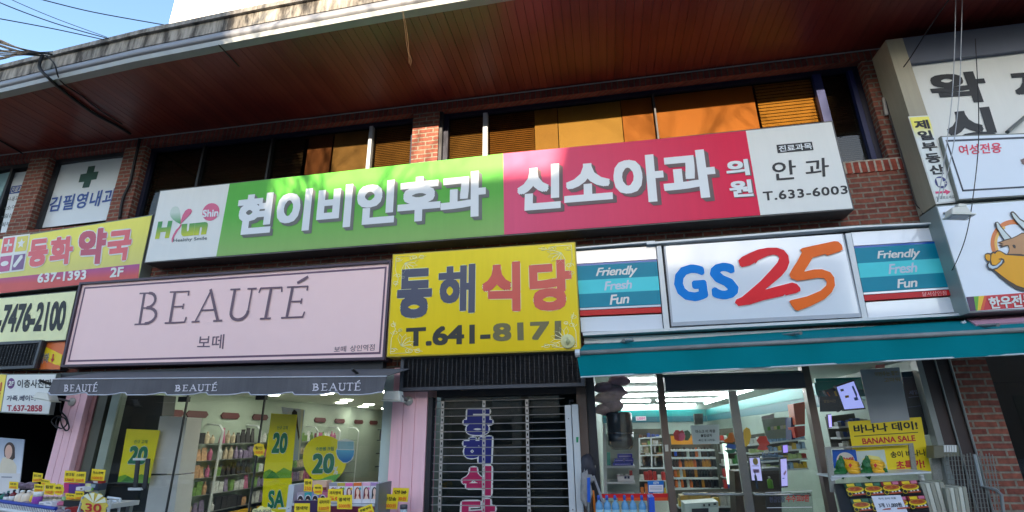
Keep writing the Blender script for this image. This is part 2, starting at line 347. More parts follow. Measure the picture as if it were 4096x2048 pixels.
# upper rooms behind the glass
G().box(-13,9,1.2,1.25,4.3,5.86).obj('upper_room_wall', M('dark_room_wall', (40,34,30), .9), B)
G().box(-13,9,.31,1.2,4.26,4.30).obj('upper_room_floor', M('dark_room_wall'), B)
def window(x0, x1, z0, z1, mulls, label):
    W = G()
    W.box(x0,x0+.06,.10,.18,z0,z1).box(x1-.06,x1,.10,.18,z0,z1).box(x0+.06,x1-.06,.10,.18,z1-.05,z1).box(x0+.06,x1-.06,.10,.18,z0,z0+.05)
    wo = W.obj('window', M('dark_blue_frame',(12,18,44),.45), B); wo['label'] = label
    for mx_, wd, mt in mulls: G().box(mx_-wd/2,mx_+wd/2,.095,.175,z0+.051,z1-.051).obj('mullion', mt, wo)
    G().box(x0+.06,x1-.06,.15,.156,z0+.05,z1-.05).obj('glass', tglass, wo)
    return wo
bl = M('tan_blind', (146,118,76), .6, var=.25); dkb = M('dark_blind', (46,40,34), .7, var=.2)
def blind(wo, x0, x1, z0, z1, mat, pitch=.04, name='blind', y=.20):
    g = G(); z = z0
    while z < z1-.005:
        g.prism([(x0,y,z),(x1,y,z),(x1,y+.012,z+pitch*.93),(x0,y+.012,z+pitch*.93)], (0,.004,0)); z += pitch
    return g.obj(name, mat, wo)
Wl = window(-6.45,-2.29,4.5,5.72, [(-5.55,.035,M('black_mullion',(16,16,20),.5)),(-4.45,.03,M('black_mullion')),(-2.94,.05,M('silver_frame', (176,186,196), .35, .3))], 'dark tinted window left of the middle brick pier')
blind(Wl, -6.4,-4.0,4.5,5.7, dkb, .05); blind(Wl, -2.9,-2.33,4.5,5.7, bl, .028)  # dark slats put in where the left panes only lie in shadow
G().box(-3.92,-3.55,.175,.185,4.5,5.7).obj('orange_board', M('orange_board', (110,70,48), .6), Wl)
G().box(-3.53,-2.97,.19,.2,4.5,5.7).obj('pale_board', M('pale_board', (150,128,92), .5, var=.4, scale=5), Wl)
Wr = window(-1.89,3.24,4.412,5.72, [(-1.32,.06,M('silver_frame')),(.86,.02,darkgrey),(2.78,.09,blueframe),(3.15,.05,blueframe)], 'tinted window right of the middle brick pier with sunlit yellow and orange boards')
blind(Wr, -1.84,-1.36,4.45,5.7, bl, .028); blind(Wr, -1.28,-.68,4.45,5.7, M('brown_blind', (140,104,56), .6, var=.25), .03)
G().box(-.67,-.37,.175,.18,4.45,5.7).obj('yellow_sheet', M('yellow_sheet', (184,150,80), .5, var=.12), Wr)
G().box(-.36,.45,.18,.19,4.45,5.7).obj('cream_sheet', M('cream_sheet', (196,166,92), .45, var=.08), Wr)
G().box(.46,.84,.175,.185,4.45,5.7).obj('orange_board', M('orange_ply', (204,132,56), .45, var=.12, scale=3), Wr)
G().box(.88,2.06,.175,.185,4.45,5.7).obj('orange_board', M('orange_ply'), Wr)
blind(Wr, 2.10,2.75,4.45,5.7, M('gold_blind', (200,156,80), .6, var=.15), .045); blind(Wr, 2.80,3.2,4.45,5.7, dkb, .025)
# the two film covered windows of the clinic at the left
film = M('white_window_film', (214,222,226), .3, var=.04, scale=3)
F2 = G().box(-8.15,-8.09,.10,.2,4.5,5.72).box(-6.5,-6.45,.10,.2,4.5,5.72).box(-8.09,-6.5,.10,.2,5.66,5.72).obj('window', darkgrey, B); F2['label'] = 'window covered by white film with a dark green cross'
slab('film_panel','x',(540,605,1190,504,1035,1098,360,1180),.15,.01,film,F2)
poly('cross','x',(812,612,877,604,862,662,907,657,886,728,840,735,818,803,755,808,774,752,722,758,742,684,795,675),.149,M('dark_green_film',(14,70,56),.4),F2,th=.001,off=.003)
text(F2, M('blue_film',(36,74,150),.4), Q('x',(478,893,1085,808,1045,962,440,1034),.148), '김필영내과', .022, sp=1.1)
F1 = G().box(-9.5,-9.44,.10,.2,4.5,5.72).box(-8.56,-8.5,.10,.2,4.5,5.72).box(-8.98,-8.94,.10,.2,4.5,5.66).box(-9.44,-8.56,.10,.2,5.66,5.72).obj('window', darkgrey, B); F1['label'] = 'film covered window with a small blue label listing treatments'
slab('film_panel','x',(130,672,275,652,130,1215,0,1235),.15,.01,film,F1)
slab('film_panel','x',(-140,710,92,662,-40,1000,-200,1050),.15,.01,M('teal_film',(150,190,196),.3),F1)
lb = slab('blue_label','x',(108,795,250,774,228,848,84,866),.148,.001,M('blue_film'),F1)
text(F1, white, Q('x',(118,802,245,783,226,840,96,858),.146), '진료과목', .01, name='label_lettering')
for s_, y_ in (('•내과',905),('•소아과',985),('•임상병리',1060),('•피부과',1140)):
    x_ = 75-(y_-905)*.33; text(F1, M('grey_ink',(90,100,104),.5), Q('x',(x_,y_-10,x_+len(s_)*40,y_-10-len(s_)*5,x_+len(s_)*40-10,y_+32-len(s_)*5,x_-12,y_+32),.148), s_, .008, name='list_lettering')
# pillars at street level, clad or brick
pink = M('pink_cladding', (255,204,212), .5, var=.04, scale=2, streak=.08, spec=.25)
def clad(x0, x1, n):
    g = G(); wd = (x1-x0)/n
    for k in range(n): g.box(x0+k*wd+.004,x0+(k+1)*wd-.004,0,.34,0,2.335)
    g.box(x0+.002,x1-.002,.012,.335,0,2.33); return g.obj('pink_pillar', pink, B)
clad(-6.69,-6.37,3); clad(-2.34,-1.93,3)
G().box(-6.36,-6.30,.06,.34,0,2.3).obj('reveal_panel', M('brown_pink_panel',(150,104,104),.6), B)
G().box(3.26,3.56,-.004,.4,0,2.335).obj('brick_pier', brick, B)
def room(x0, x1, y0, y1, z1, wall, floor, ceil, nm='shop'):
    G().box(x0,x1,y0,y1,-.02,.004).obj(nm+'_floor', floor, B)
    G().box(x0-.05,x1+.05,y0+.14,y1,z1,z1+.03).obj(nm+'_ceiling', ceil, B)
    G().box(x0-.05,x0,y0,y1,.004,z1).obj(nm+'_side_wall', wall, B); G().box(x1,x1+.05,y0,y1,.004,z1).obj(nm+'_side_wall', wall, B)
    G().box(x0,x1,y1,y1+.05,.004,z1).obj(nm+'_back_wall', wall, B)
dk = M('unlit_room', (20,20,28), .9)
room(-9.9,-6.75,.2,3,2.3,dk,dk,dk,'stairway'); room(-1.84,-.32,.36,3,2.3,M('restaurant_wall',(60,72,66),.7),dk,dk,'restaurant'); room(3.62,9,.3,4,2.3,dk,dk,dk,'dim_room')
shopw = M('pale_green_wall', (170,182,168), .6, var=.05); tile = M('floor_tile', (190,188,180), .25)
room(-6.28,-2.4,.3,9.5,2.3,shopw,tile,M('shop_ceiling_paint',(206,212,200),.7),'cosmetics_shop')
room(-.12,3.2,.42,8.8,2.3,M('store_wall',(192,204,196),.5),tile,M('store_ceiling_paint',(190,196,190),.7),'store')
# convenience store front: frames, header, sliding doors, side panes
fr = brownsteel
G().box(-.30,-.2,.02,.2,0,2.33).obj('door_frame', M('brown_frame',(96,80,72),.5), B); G().box(-.195,-.11,.05,.2,0,2.3).obj('door_frame', darkgrey, B)
G().box(.535,.60,.0,.1,0,2.3).obj('door_post', fr, B); G().box(1.94,2.01,.0,.1,0,2.3).obj('door_post', fr, B)
G().box(.61,1.93,-.05,.12,2.0,2.14).obj('door_header', M('dark_header',(84,86,94),.4,.2), B)
G().box(.605,1.935,.02,.1,2.142,2.17).obj('door_header', grey, B)
for x0, x1 in ((.61,1.245),(1.285,1.93)):
    d_ = G().box(x0,x1,.045,.053,.02,1.99).obj('sliding_door', gglass, B)
    e = x1 if x0 < 1 else x0
    G().box(e-.02,e+.02,.03,.07,.0,1.99).obj('edge_rail', steel, d_); 
    hx0, hx1 = (.68,1.22) if x0 < 1 else (1.32,1.80)
    G().tube([(hx0,.045,1.045),(hx0,-.02,1.045),(hx1,-.02,1.045),(hx1,.045,1.045)], .013, 8).obj('push_bar', steel, d_, True)
G().box(-.105,.53,.06,.068,.0,2.3).obj('side_pane', glass, B)
G().box(2.015,2.98,.06,.068,.0,2.3).obj('side_pane', glass, B)
G().box(2.97,3.02,.0,.1,0,2.3).obj('door_post', M('grey_post',(140,144,140),.4), B)
G().box(3.03,3.13,.02,.1,.0,2.3).obj('metal_panel', M('dark_panel',(62,48,46),.5,var=.25), B); G().box(3.14,3.25,.01,.1,.0,2.3).obj('metal_panel', M('dark_panel'), B)
G().tube([(3.135,0,2.3),(3.135,0,.2)], .008).obj('panel_strip', grey, B); G().tube([(3.255,-.005,2.3),(3.255,-.005,.2)], .01).obj('panel_strip', grey, B)
# cosmetics shop front
G().box(-6.295,-6.16,.08,.2,0,2.3).obj('window_frame', M('olive_metal',(96,96,84),.45,.3), B); G().box(-6.12,-6.0,.1,.2,0,2.3).obj('window_frame', M('sage_metal',(150,160,146),.45,.2), B)
G().box(-6.0,-2.47,.12,.128,0,2.3).obj('shop_glass', gglass, B)
for xx in (-5.05,-4.0): G().box(xx-.006,xx+.006,.112,.136,0,2.3).obj('glass_joint', darkgrey, B)
G().box(-2.47,-2.36,.06,.18,0,2.3).obj('window_frame', M('mint_metal',(188,208,202),.4), B)
for k, xx in enumerate((-5.1,-4.05)):
    G().box(xx-.05,xx+.07,.09,.15,2.03,2.09).obj('door_clamp', darkgrey, B)



h1 = slab('door_handle','i',(988,905,1012,905,990,1112,965,1112),-.02,.02,darkgrey,B)
slab('handle_bar','i',(1060,900,1086,900,1060,1118,1034,1118),-.02,.02,darkgrey,h1)
slab('handle_clamp','i',(966,896,1052,896,1052,912,966,912),-.03,.03,alu,h1); slab('handle_clamp','i',(930,1112,1025,1112,1025,1130,930,1130),-.03,.03,alu,h1)
gp = slab('grey_pillar','i',(1165,590,1362,600,1300,1010,1098,1008),.2,.25,M('grey_laminate',(214,208,206),.4),B); slab('pillar_panel','i',(1097,1024,1300,1018,1240,1500,1020,1500),.2,.25,M('grey_laminate'),gp)
slab('dark_cabinet','i',(720,430,1195,440,1090,1288,640,1288),.45,.2,M('cabinet_reflection_navy',(24,32,40),.3),B)  # cabinet widened and coloured navy in place of a dark glass reflection
# mint canopy piece under the bull sign: restaurant glass front
gd = G().box(-1.84,-.5,.20,.206,0,2.0).obj('glass_door', gglass, B)
G().box(-1.86,-.3,.10,.34,2.01,2.31).obj('shutter_box', darkgrey, B)
navy = M('navy_vinyl',(28,36,120),.4); mag = M('magenta_vinyl',(190,36,92),.4)
for s_, q_, mt in (('동',(832,540,1040,540,1030,728,824,728),navy),('해',(828,742,1034,738,1026,938,820,938),navy),('식',(820,955,1030,952,1026,1168,812,1168),mag),('당',(816,1195,1056,1192,1056,1420,806,1420),mag)):
    text(gd, mt, Q('k',q_,.19), s_, .055, halo=white, hb=.05)
G().box(3.6,9,.12,.128,0,2.3).obj('dark_glass', glass, B)

# ------------------------------------------------------------------ unseen street side: trees, and blocks shaped to shade the facade and glass
def far_block(name_label, x0, x1, h, y1, col, floors):
    t = T('opposite_shading_block', name_label, 'building', ((x0+x1)/2, y1-5, 0))
    G().box(x0,x1,y1-10,y1,0,h).obj('wall', M('far_wall_%d' % col[0], col, .8), t)
    n = max(2, int((x1-x0)/3)); fh = h/floors
    for f_ in range(floors):
        for k in range(n):
            a = x0+(k+.2)*(x1-x0)/n; G().box(a,a+.6*(x1-x0)/n,y1,y1+.05,f_*fh+.3*fh,f_*fh+.8*fh).obj('window', M('far_window',(40,50,60),.15), t)
    G().box(x0,x1,y1-.3,y1+.08,h,h+.02).obj('roof_edge', grey, t)
far_block('unseen tall grey block across the street sized to shade the clinic end', -22, -2.45, 13.3, -30, (150,146,140), 4)
far_block('unseen cream block across the street sized to shade the facade under the canopy', -2.4, 1.2, 11.15, -30, (196,184,160), 3)
far_block('unseen brown block across the street sized to shade below the right window', 1.25, 4.45, 11.6, -30, (140,112,92), 3)
far_block('unseen pale grey block across the street sized to shade the right end signs', 4.5, 16, 12.3, -30, (160,156,150), 4)
def bare_tree(x, y, h, seed, label):
    t = T('street_tree', label, 'tree', (x, y, 0), 'bare trees along the kerb'); R = random.Random(seed)
    G().tube([(x,y,0),(x+.05,y,h*.25),(x-.05,y+.05,h*.5)], [.16,.12,.09], 8).obj('trunk', M('bark',(90,78,66),.9,bump=.5), t)
    g = G()
    def grow(p, d, L, r, lv):
        q = [p]; 
        for k in range(3): d = (d+Vector((R.uniform(-.25,.25),R.uniform(-.25,.25),R.uniform(-.05,.2)))).normalized(); q.append(q[-1]+d*L/3)
        g.tube(q, [r,r*.85,r*.7,r*.55], 4, False)
        if lv < 3:
            for k in range(3):
                a = R.uniform(0, 6.28); dd = (d*.8+Vector((math.cos(a),math.sin(a),R.uniform(-.2,.5)))*.75).normalized()
                grow(q[R.choice((1,2,3,3))], dd, L*R.uniform(.6,.85), r*.5, lv+1)
        else:
            for k in range(2):
                c_ = q[-1-k]; v = (d+Vector((R.uniform(-1,1),R.uniform(-1,1),R.uniform(-.6,1)))).normalized()*R.uniform(.25,.5)
                g.tube([c_,c_+v*.5+Vector((0,0,.02)),c_+v], [.006,.005,.003], 3, False)
    for k in range(4):
        a = k*1.57+R.uniform(-.4,.4); grow(Vector((x-.05,y+.05,h*(.34+.05*k))), Vector((math.cos(a)*.6,math.sin(a)*.6,.8)).normalized(), h*.28, .06, 0)
    g.obj('branches', M('bark'), t)
far_block('unseen low dark block added at the clinic end to darken the shop glass', -75, -22.1, 8.2, -29, (96,88,80), 2)  # low dark rows added to darken what the shop glass reflects
far_block('unseen low dark block added at the store end to darken the shop glass', 16.1, 75, 8.4, -29, (104,92,84), 2)
bare_tree(-2.6,-11,9.3,3,'bare street tree with thin branches opposite the middle brick pier')
bare_tree(-7.8,-11.5,9.8,5,'bare street tree with thin branches opposite the clinic windows')
bare_tree(3.4,-11,8.6,11,'bare street tree with thin branches opposite the store')
# the white tower that shows above the roof
tw = T('white_building', 'tall bright white building rising behind the canopy', 'building', (-2,14,0))
pa = P('F',690,40,14); wm = M('white_render', (240,240,238), .7, var=.02)
G().box(pa.x,pa.x+16,14,24,0,48).obj('wall', wm, tw); G().box(pa.x-.15,pa.x+16.1,13.85,24,48.002,48.4).obj('roof_edge', wm, tw)
# ------------------------------------------------------------------ signs
def sign(name, label, c, q, Y, d, fm, cm, grow=.012, cat='sign'):
    p = Q(c, q, Y); cx = sum(p, Vector())/4
    t = T(name, label, cat, (cx.x, Y+d, min(a.z for a in p)))
    slab('casing', c, q, Y+.006, d-.006, cm, t, grow); slab('face', c, q, Y, .012, fm, t)
    return t, p
# clinic sign
Y = -.27
t = T('clinic_sign', 'long white, green and pink clinic sign across the building under the upper windows', 'sign', (-1.6,0,3.8))
mq = Q('F',(642,765,3326,488,3411,833,580.5,1048.5),Y)
slab('casing','F',(642,765,3326,488,3411,833,580.5,1048.5),Y+.006,.25,M('sign_casing',(96,92,88),.5,var=.2,streak=.25),t,.014)
GR = GRAD('green_print',(140,182,100),(92,180,66),3.8,4.3,.4); PK = GRAD('pink_print',(226,84,122),(232,10,72),-.9,1.5,.45,0)
top = [(642,765),(918.6,735),(2012,614),(2983,523),(3326,488)]; bot = [(580.5,1048.5),(865,1025),(2016.5,938),(3042,860),(3411,833)]
for k, mt in enumerate((white,GR,PK,white)):
    slab('face','F',top[k]+top[k+1]+bot[k+1]+bot[k],Y,.012,mt,t)
sil = M('white_letters',(222,226,228),.35,var=.02); shd = M('grey_letter_shade',(118,120,116),.6,spec=.2); shd2 = M('taupe_letter_shade',(122,104,104),.6,spec=.2)
text(t, sil, Q('q',(135,513,2400,276,2400,698,80,888),Y), '현이비인후과', .039, shade=shd, sh=(.07,-.075), sp=.98)
text(t, sil, Q('r',(130,340,1515,206,1565,550,118,662),Y), '신소아과', .037, shade=shd2, sh=(.07,-.075), sp=.98)
text(t, sil, Q('r',(1615,292,1770,280,1790,394,1622,408),Y), '의', .04, shade=shd2, sh=(.05,-.05))
text(t, sil, Q('r',(1632,440,1797,425,1815,545,1650,556),Y), '원', .035, shade=shd2, sh=(.05,-.05))
poly('black_label','r',(1978,178,2232,155,2244,215,1988,237),Y,ink,t,off=.003)
text(t, sil, Q('r',(1992,186,2226,164,2236,208,1998,230),Y-.004), '진료과목', .02, name='label_lettering')
text(t, ink, Q('r',(1942,298,2112,285,2124,422,1954,436),Y), '안', .012, round_=True); text(t, ink, Q('r',(2176,284,2350,268,2356,404,2190,416),Y), '과', .012, round_=True)
text(t, ink, Q('r',(1878,514,2482,468,2490,528,1886,580),Y), 'T.633-6003', .02, name='phone_number', sp=1.1)
lg = GRAD('green_to_yellow_print',(196,206,60),(84,158,88),4.08,4.24,.4)
text(t, lg, Q('A5',(360,545,606,527,545,822,300,842),Y), 'H', .06, name='logo_lettering')
text(t, lg, Q('A5',(765,585,1225,545,1180,765,745,802),Y), 'un', .06, name='logo_lettering')
poly('logo_leaf','A5',(645,280,600,300,570,345,556,400,570,460,610,510,670,550,738,588,742,500,730,400,712,320,685,285),Y,GRAD('pale_green_leaf',(84,160,96),(206,218,206),4.27,4.42,.4),t,off=.003)
poly('logo_leaf','A5',(738,588,745,520,775,430,820,355,870,322,915,325,935,355,915,405,850,470,790,530),Y,M('pink_leaf',(214,92,128),.4),t,off=.006)
poly('logo_stem','A5',(738,588,760,592,735,640,690,700,640,780,605,870,598,905,585,890,585,840,610,770,660,685,710,635),Y,M('pink_leaf'),t,off=.005)
cq = Q('A5',(1115,235,1425,220,1395,520,1085,540),Y)
decal(t,'logo_disc',M('pink_leaf'),cq,oval(.52,.5,.47,.5,28),.003)
text(t, sil, Q('A5',(1125,345,1400,325,1385,455,1120,470),Y-.004), 'Shin', .03, name='logo_lettering')
text(t, M('grey_ink'), Q('A5',(622,840,1198,795,1195,870,612,910),Y), 'Healthy Smile', .012, name='logo_lettering')
# pharmacy sign
Y = -.17
yl = GRAD('pharmacy_yellow',(222,214,120),(244,236,104),3.8,4.3,.4)
t, pq = sign('pharmacy_sign','yellow pharmacy sign with a purple band and red letters on the second floor','F',(-330,1010,607,862,553,1113,-400,1215),Y,.16,yl,M('grey_casing',(120,124,116),.5))
slab('purple_band','e',(-600,860,1027,690,1018,797,-620,975),Y-.002,.002,GRAD('purple_band_print',(212,92,88),(176,84,146),3.62,3.76,.4),t)
red_ph = M('coral_letters',(222,92,96),.4)
for s_, q_, mt in (('동',(222,517,365,500,345,700,198,722),red_ph),('화',(378,500,548,485,528,690,362,705),red_ph),('약',(590,440,795,425,765,690,565,700),M('crimson_letters',(190,72,92),.4)),('국',(800,455,985,435,948,662,785,680),red_ph)):
    text(t, mt, Q('e',q_,Y-.002), s_, .05, halo=white, hb=.04)
text(t, white, Q('e',(282,762,640,735,632,805,275,832),Y-.003), '637-1393', .03, name='phone_number', sp=1.05); text(t, white, Q('e',(818,720,914,712,905,782,808,792),Y-.003), '2F', .03, name='floor_number')
bq = Q('e',(28,497,218,475,175,735,-20,760),Y)
decal(t,'logo_backing',white,bq,rect(-.02,-.02,1.02,1.02),.003)
for u_, v_, cc in ((0,0,(222,92,96)),(.52,0,(222,206,80)),(0,.52,(190,80,130)),(.52,.52,(124,82,130))):
    decal(t,'logo_tile',M('tile_%d' % cc[1],cc,.4),bq,rect(u_+.03,v_+.03,u_+.46,v_+.46),.006)
decal(t,'logo_cross',white,bq,[rect(.10,.21,.40,.28),rect(.22,.08,.28,.41)],.008)
decal(t,'logo_star',white,bq,[(.75+(.15 if k % 2 == 0 else .07)*math.sin(k*math.pi/5),.24-(.15 if k % 2 == 0 else .07)*math.cos(k*math.pi/5)) for k in range(10)],.008)
decal(t,'logo_pill',white,bq,oval(.24,.76,.15,.07,18),.008)
decal(t,'logo_capsule',white,bq,[(.62,.90),(.58,.84),(.80,.58),(.88,.58),(.90,.66),(.68,.90)],.008)
# phone number sign below it
Y = -.16
t, _ = sign('phone_sign','pale yellow sign with a long black phone number','F',(-300,1222,304,1165,261,1359,-340,1390),Y,.15,M('pale_yellow_face',(236,236,180),.4),M('black_casing',(34,34,40),.5))
text(t, ink, Q('e',(-46,996,500,960,467,1182,-92,1202),Y), '0-7476-2100', .035, name='phone_number', sp=.95)
# striped panel and its dark display
t, sq = sign('striped_sign','orange and yellow striped sign pointing down to the basement','i',(-300,52,475,30,432,250,-320,250),-.12,.1,M('stripe_yellow',(240,208,30),.4),darkgrey)
og = M('stripe_orange',(224,112,52),.4); 
for p_ in ((70,40,180,36,262,62,200,62),(350,36,475,32,466,150,285,62,285,50),(265,250,252,190,270,150,330,180,400,215,436,222,434,250,330,250),(-60,45,10,42,40,62,-60,62)):
    poly('orange_stripe','i',p_,-.122,og,t)
text(t, M('brown_ink',(80,50,30),.5), Q('i',(296,140,362,132,350,200,284,206),-.124), '지하', .02, halo=white, hb=.03)
poly('red_arrow','i',(382,138,392,138,386,172,394,172,376,200,368,172,378,172),-.126,redink,t)
def led(label, c, q, Y, d, n):
    p = Q(c, q, Y); t = T('display_board', label, 'display board', tuple(sum(p, Vector())/4+Vector((0,d,-.15))))
    g = G(); x0, x1 = min(a.x for a in p), max(a.x for a in p); z0, z1 = min(p[2].z,p[3].z), max(p[0].z,p[1].z); f_ = .035
    g.box(x0,x1,Y+.03,Y+d,z0,z1); g.obj('casing', M('black_casing'), t)
    g = G().box(x0,x1,Y,Y+.028,z1-f_,z1).box(x0,x1,Y,Y+.028,z0,z0+f_).box(x0,x0+f_,Y,Y+.028,z0+f_+.001,z1-f_-.001).box(x1-f_,x1,Y,Y+.028,z0+f_+.001,z1-f_-.001); g.obj('frame', M('board_frame',(70,72,78),.45), t)
    g = G(); h = (z1-z0-2*f_)/n
    for k in range(n): g.prism([(x0+f_+.002,Y+.028,z0+f_+k*h),(x1-f_-.002,Y+.028,z0+f_+k*h),(x1-f_-.002,Y+.006,z0+f_+(k+.45)*h),(x0+f_+.002,Y+.006,z0+f_+(k+.45)*h)], (0,.003,0))
    g.obj('louvre', M('louvre_black',(84,86,92),.4), t)
    g = G()
    for k in range(1,int((x1-x0)/.05)): xx = x0+f_+k*.05; g.box(xx-.003,xx+.003,Y+.016,Y+.026,z0+f_+.002,z1-f_-.002)
    g.obj('pixel_grid', M('louvre_black'), t); return t
led('dark louvred display board under the yellow restaurant sign','F',(1604,1432,2331,1396,2331,1540,1606,1564),-.16,.15,20)
led('dark louvred display board set in the striped sign','i',(-300,66,284,56,246,240,-320,246),-.2,.07,14)
# pink cosmetics sign
Y = -.2; q_ = (326,1132,1569,1043,1542,1440,250,1469)
plum = M('plum_frame',(70,52,66),.45)
t, bq = sign('cosmetics_sign','wide pale pink cosmetics shop sign in a dark plum frame','F',q_,Y,.19,M('pink_sign_face',(255,216,212),.5,var=.02,spec=.25),plum,.004)
def frame_loop(d0, d1): 
    ar = (bq[1]-bq[0]).length/(bq[3]-bq[0]).length
    a, b = d0/ar, d1/ar
    return [rect(a,d0,1-a,d1),rect(a,1-d1,1-a,1-d0),rect(a,d1,b,1-d1),rect(1-b,d1,1-a,1-d1)]
decal(t,'frame',plum,bq,frame_loop(0,.025),.03,.028); decal(t,'border_line',M('mauve_line',(110,78,98),.45),bq,frame_loop(.058,.078),.002)
def beaute(par, mat, q, wd, nm='lettering', off=.003):
    S = []
    def st(o, *l): S.append([(o+a, b) for a, b in l])
    def thin(o, *l): S.append((.55, [(o+a, b) for a, b in l]))
    def arc(o, cx, cy_, rx, ry, t0, t1, n=9): return [(o+cx+rx*math.cos(rad(t0+(t1-t0)*k/n)), cy_-ry*math.sin(rad(t0+(t1-t0)*k/n))) for k in range(n+1)]
    T0, B0 = .24, 1.; Mi = .61
    st(0,(.03,T0),(.03,B0)); thin(0,(0,T0),(.06,T0)); thin(0,(0,B0),(.06,B0)); S.append([(.06,T0)]+arc(0,.06,.42,.045,.18,90,-90)); S.append([(.06,Mi)]+arc(0,.065,.80,.06,.19,90,-90)); thin(0,(.03,Mi),(.07,Mi))
    for o in (.19,.88):
        st(o,(.03,T0),(.03,B0)); thin(o,(0,T0),(.115,T0),(.115,T0+.10)); thin(o,(.03,Mi),(.095,Mi)); thin(o,(.095,Mi-.06),(.095,Mi+.06)); thin(o,(0,B0),(.12,B0),(.125,B0-.12))
    o = .355; thin(o,(.02,B0),(.085,T0-.01)); st(o,(.08,T0-.02),(.155,B0)); thin(o,(.045,.73),(.125,.73)); thin(o,(0,B0),(.045,B0)); thin(o,(.13,B0),(.18,B0))
    o = .555; st(o,(.025,T0),(.025,.78)); S.append(arc(o,.075,.80,.05,.20,180,360,12)); thin(o,(.125,.80),(.125,T0)); thin(o,(0,T0),(.055,T0)); thin(o,(.10,T0),(.15,T0))
    o = .725; st(o,(.065,T0),(.065,B0)); thin(o,(0,T0+.11),(.005,T0),(.125,T0),(.13,T0+.11)); thin(o,(.035,B0),(.095,B0))
    S.append((.9, [(.935,.14),(.985,.0)]))
    return strokes(par, mat, q, S, wd, nm, off)
beaute(t, M('mauve_letters',(112,84,98),.45), Q('F',(566,1136,1244,1108,1212,1268,540,1298),Y), .036)
text(t, M('mauve_letters'), Q('i',(1445,0,1643,-12,1636,86,1438,96),Y) if False else Q('j',(172,6,362,-6,352,102,160,100),Y), '보떼', .008)
text(t, M('mauve_letters'), Q('F',(1338,1386,1386,1383,1384,1407,1336,1410),Y), '보떼', .006, name='branch_name'); text(t, M('mauve_letters'), Q('F',(1402,1382,1500,1376,1498,1402,1400,1407),Y), '상인역점', .006, name='branch_name')
# yellow restaurant sign
Y = -.23; q_ = (1575,1021,2297,972,2319,1396,1551,1423.6)
t, yq = sign('restaurant_sign','bright yellow restaurant sign with black and red letters and corner flowers','F',q_,Y,.22,GRAD('restaurant_yellow',(250,222,30),(240,204,16),3.6,2.5,.35),M('yellow_casing',(206,180,60),.5))
slate = M('slate_letters',(74,76,96),.4); brickred = M('brick_red_letters',(216,84,70),.4)
for s_, q2, mt in (('동',(1092,735,1345,720,1335,1085,1075,1095),slate),('해',(1390,705,1660,690,1655,1050,1385,1065),slate)):
    text(t, mt, Q('f',q2,Y), s_, .048 if s_ == '동' else .036, halo=M('pale_yellow_face'), hb=.012)
for s_, q2 in (('식',(-128,690,148,672,152,1040,-132,1040)),('당',(212,678,522,655,535,1030,222,1042))):
    text(t, brickred, Q('g',q2,Y), s_, .047, halo=M('pale_yellow_face'), hb=.012)
text(t, M('dark_olive_ink',(44,46,40),.45), Q('f',(1150,1165,1755,1128,1760,1272,1150,1290) if False else (1150,1162,1770,1130,1770,1275,1148,1300),Y), 'T.641-', .035, name='phone_number'); text(t, M('olive_grey_ink',(112,104,64),.45), Q('g',(-56,1130,450,1108,450,1245,-50,1262),Y), '8171', .035, name='phone_number')
fl = M('pale_flower_print',(252,246,196),.4)
def flower(uc, vc, su, sv):
    g = G(); qf = front(yq, .0025); L = lambda u, v: lerp(qf, uc+su*u, vc+sv*v)
    def curl(cx, cy_, r, t0, turns, n=16): return [L(cx+r*(1-k/n*.75)*math.cos(t0+turns*6.28*k/n), cy_+r*(1-k/n*.75)*math.sin(t0+turns*6.28*k/n)) for k in range(n+1)]
    def ln(p): g.tube(p, .0035, 3)
    for k in range(5):
        a = rad(-10+k*27); ln([L(.07+.0*k,.09),L(.07+.05*math.cos(a-.25),.09+.075*math.sin(a-.25)),L(.07+.075*math.cos(a),.09+.115*math.sin(a)),L(.07+.05*math.cos(a+.25),.09+.075*math.sin(a+.25)),L(.07,.09)])
    for cx, cy_, r, t0 in ((.03,.05,.022,0),(.12,.04,.026,2),(.165,.035,.02,1),(.03,.22,.022,3),(.025,.29,.02,1),(.06,.24,.015,4)): ln(curl(cx, cy_, r, t0, 1.3))
    ln([L(.015,.02),L(.10,.02),L(.14,.05),L(.19,.03)]); ln([L(.015,.02),L(.015,.16),L(.035,.25),L(.02,.33)])
    g.obj('corner_flower', fl, t)
for a in ((0,0,1,1),(1,0,-1,1),(0,1,1,-1),(1,1,-1,-1)): flower(*a)
g = G(); cc = P('l',130,47,Y-.004); g.lathe(cc+Vector((0,.003,0)), [(.075,0),(.075,.012),(.066,.018),(.052,.014),(.045,.020),(.022,.022),(.015,.016),(0,.016)], 28, Vector((0,-1,0)))
tag(g.obj('plastic_disc', M('translucent_white',(210,206,150),.35), None, True), 'round translucent plastic disc on the lower corner of the yellow restaurant sign', 'disc')
# convenience store sign
Y = -.16
t = T('store_sign','long white convenience store sign with teal end panels','sign',(1.6,0,2.6))
slab('casing','F',(2300,992,3740,890,3836,1262,2330,1345),Y+.04,.12,M('black_casing'),t)
gloss = M('glossy_white_panel',(226,230,236),.12,var=.02,coat=1.)
slab('rail','g',(553,568,1140,520,1140,530,555,578),Y-.05,.14,alu,t); slab('rail','h',(-765,520,-700+1460,413,760,424,-765,532) if False else (-760,532,760,412,762,426,-760,546),Y-.06,.14,alu,t); slab('rail','h',(760,412,1352,384,1354,396,762,424),Y-.05,.14,alu,t)
slab('rail','F',(2330,1330,3838,1252,3842,1262,2332,1342),Y-.06,.16,alu,t)
te = M('teal_panel',(0,138,162),.4,spec=.25); cyn = M('cyan_panel',(80,214,220),.4,spec=.25); red_st = GRAD('red_orange_stripe',(244,112,60),(206,34,40),2.70,2.78,.3)
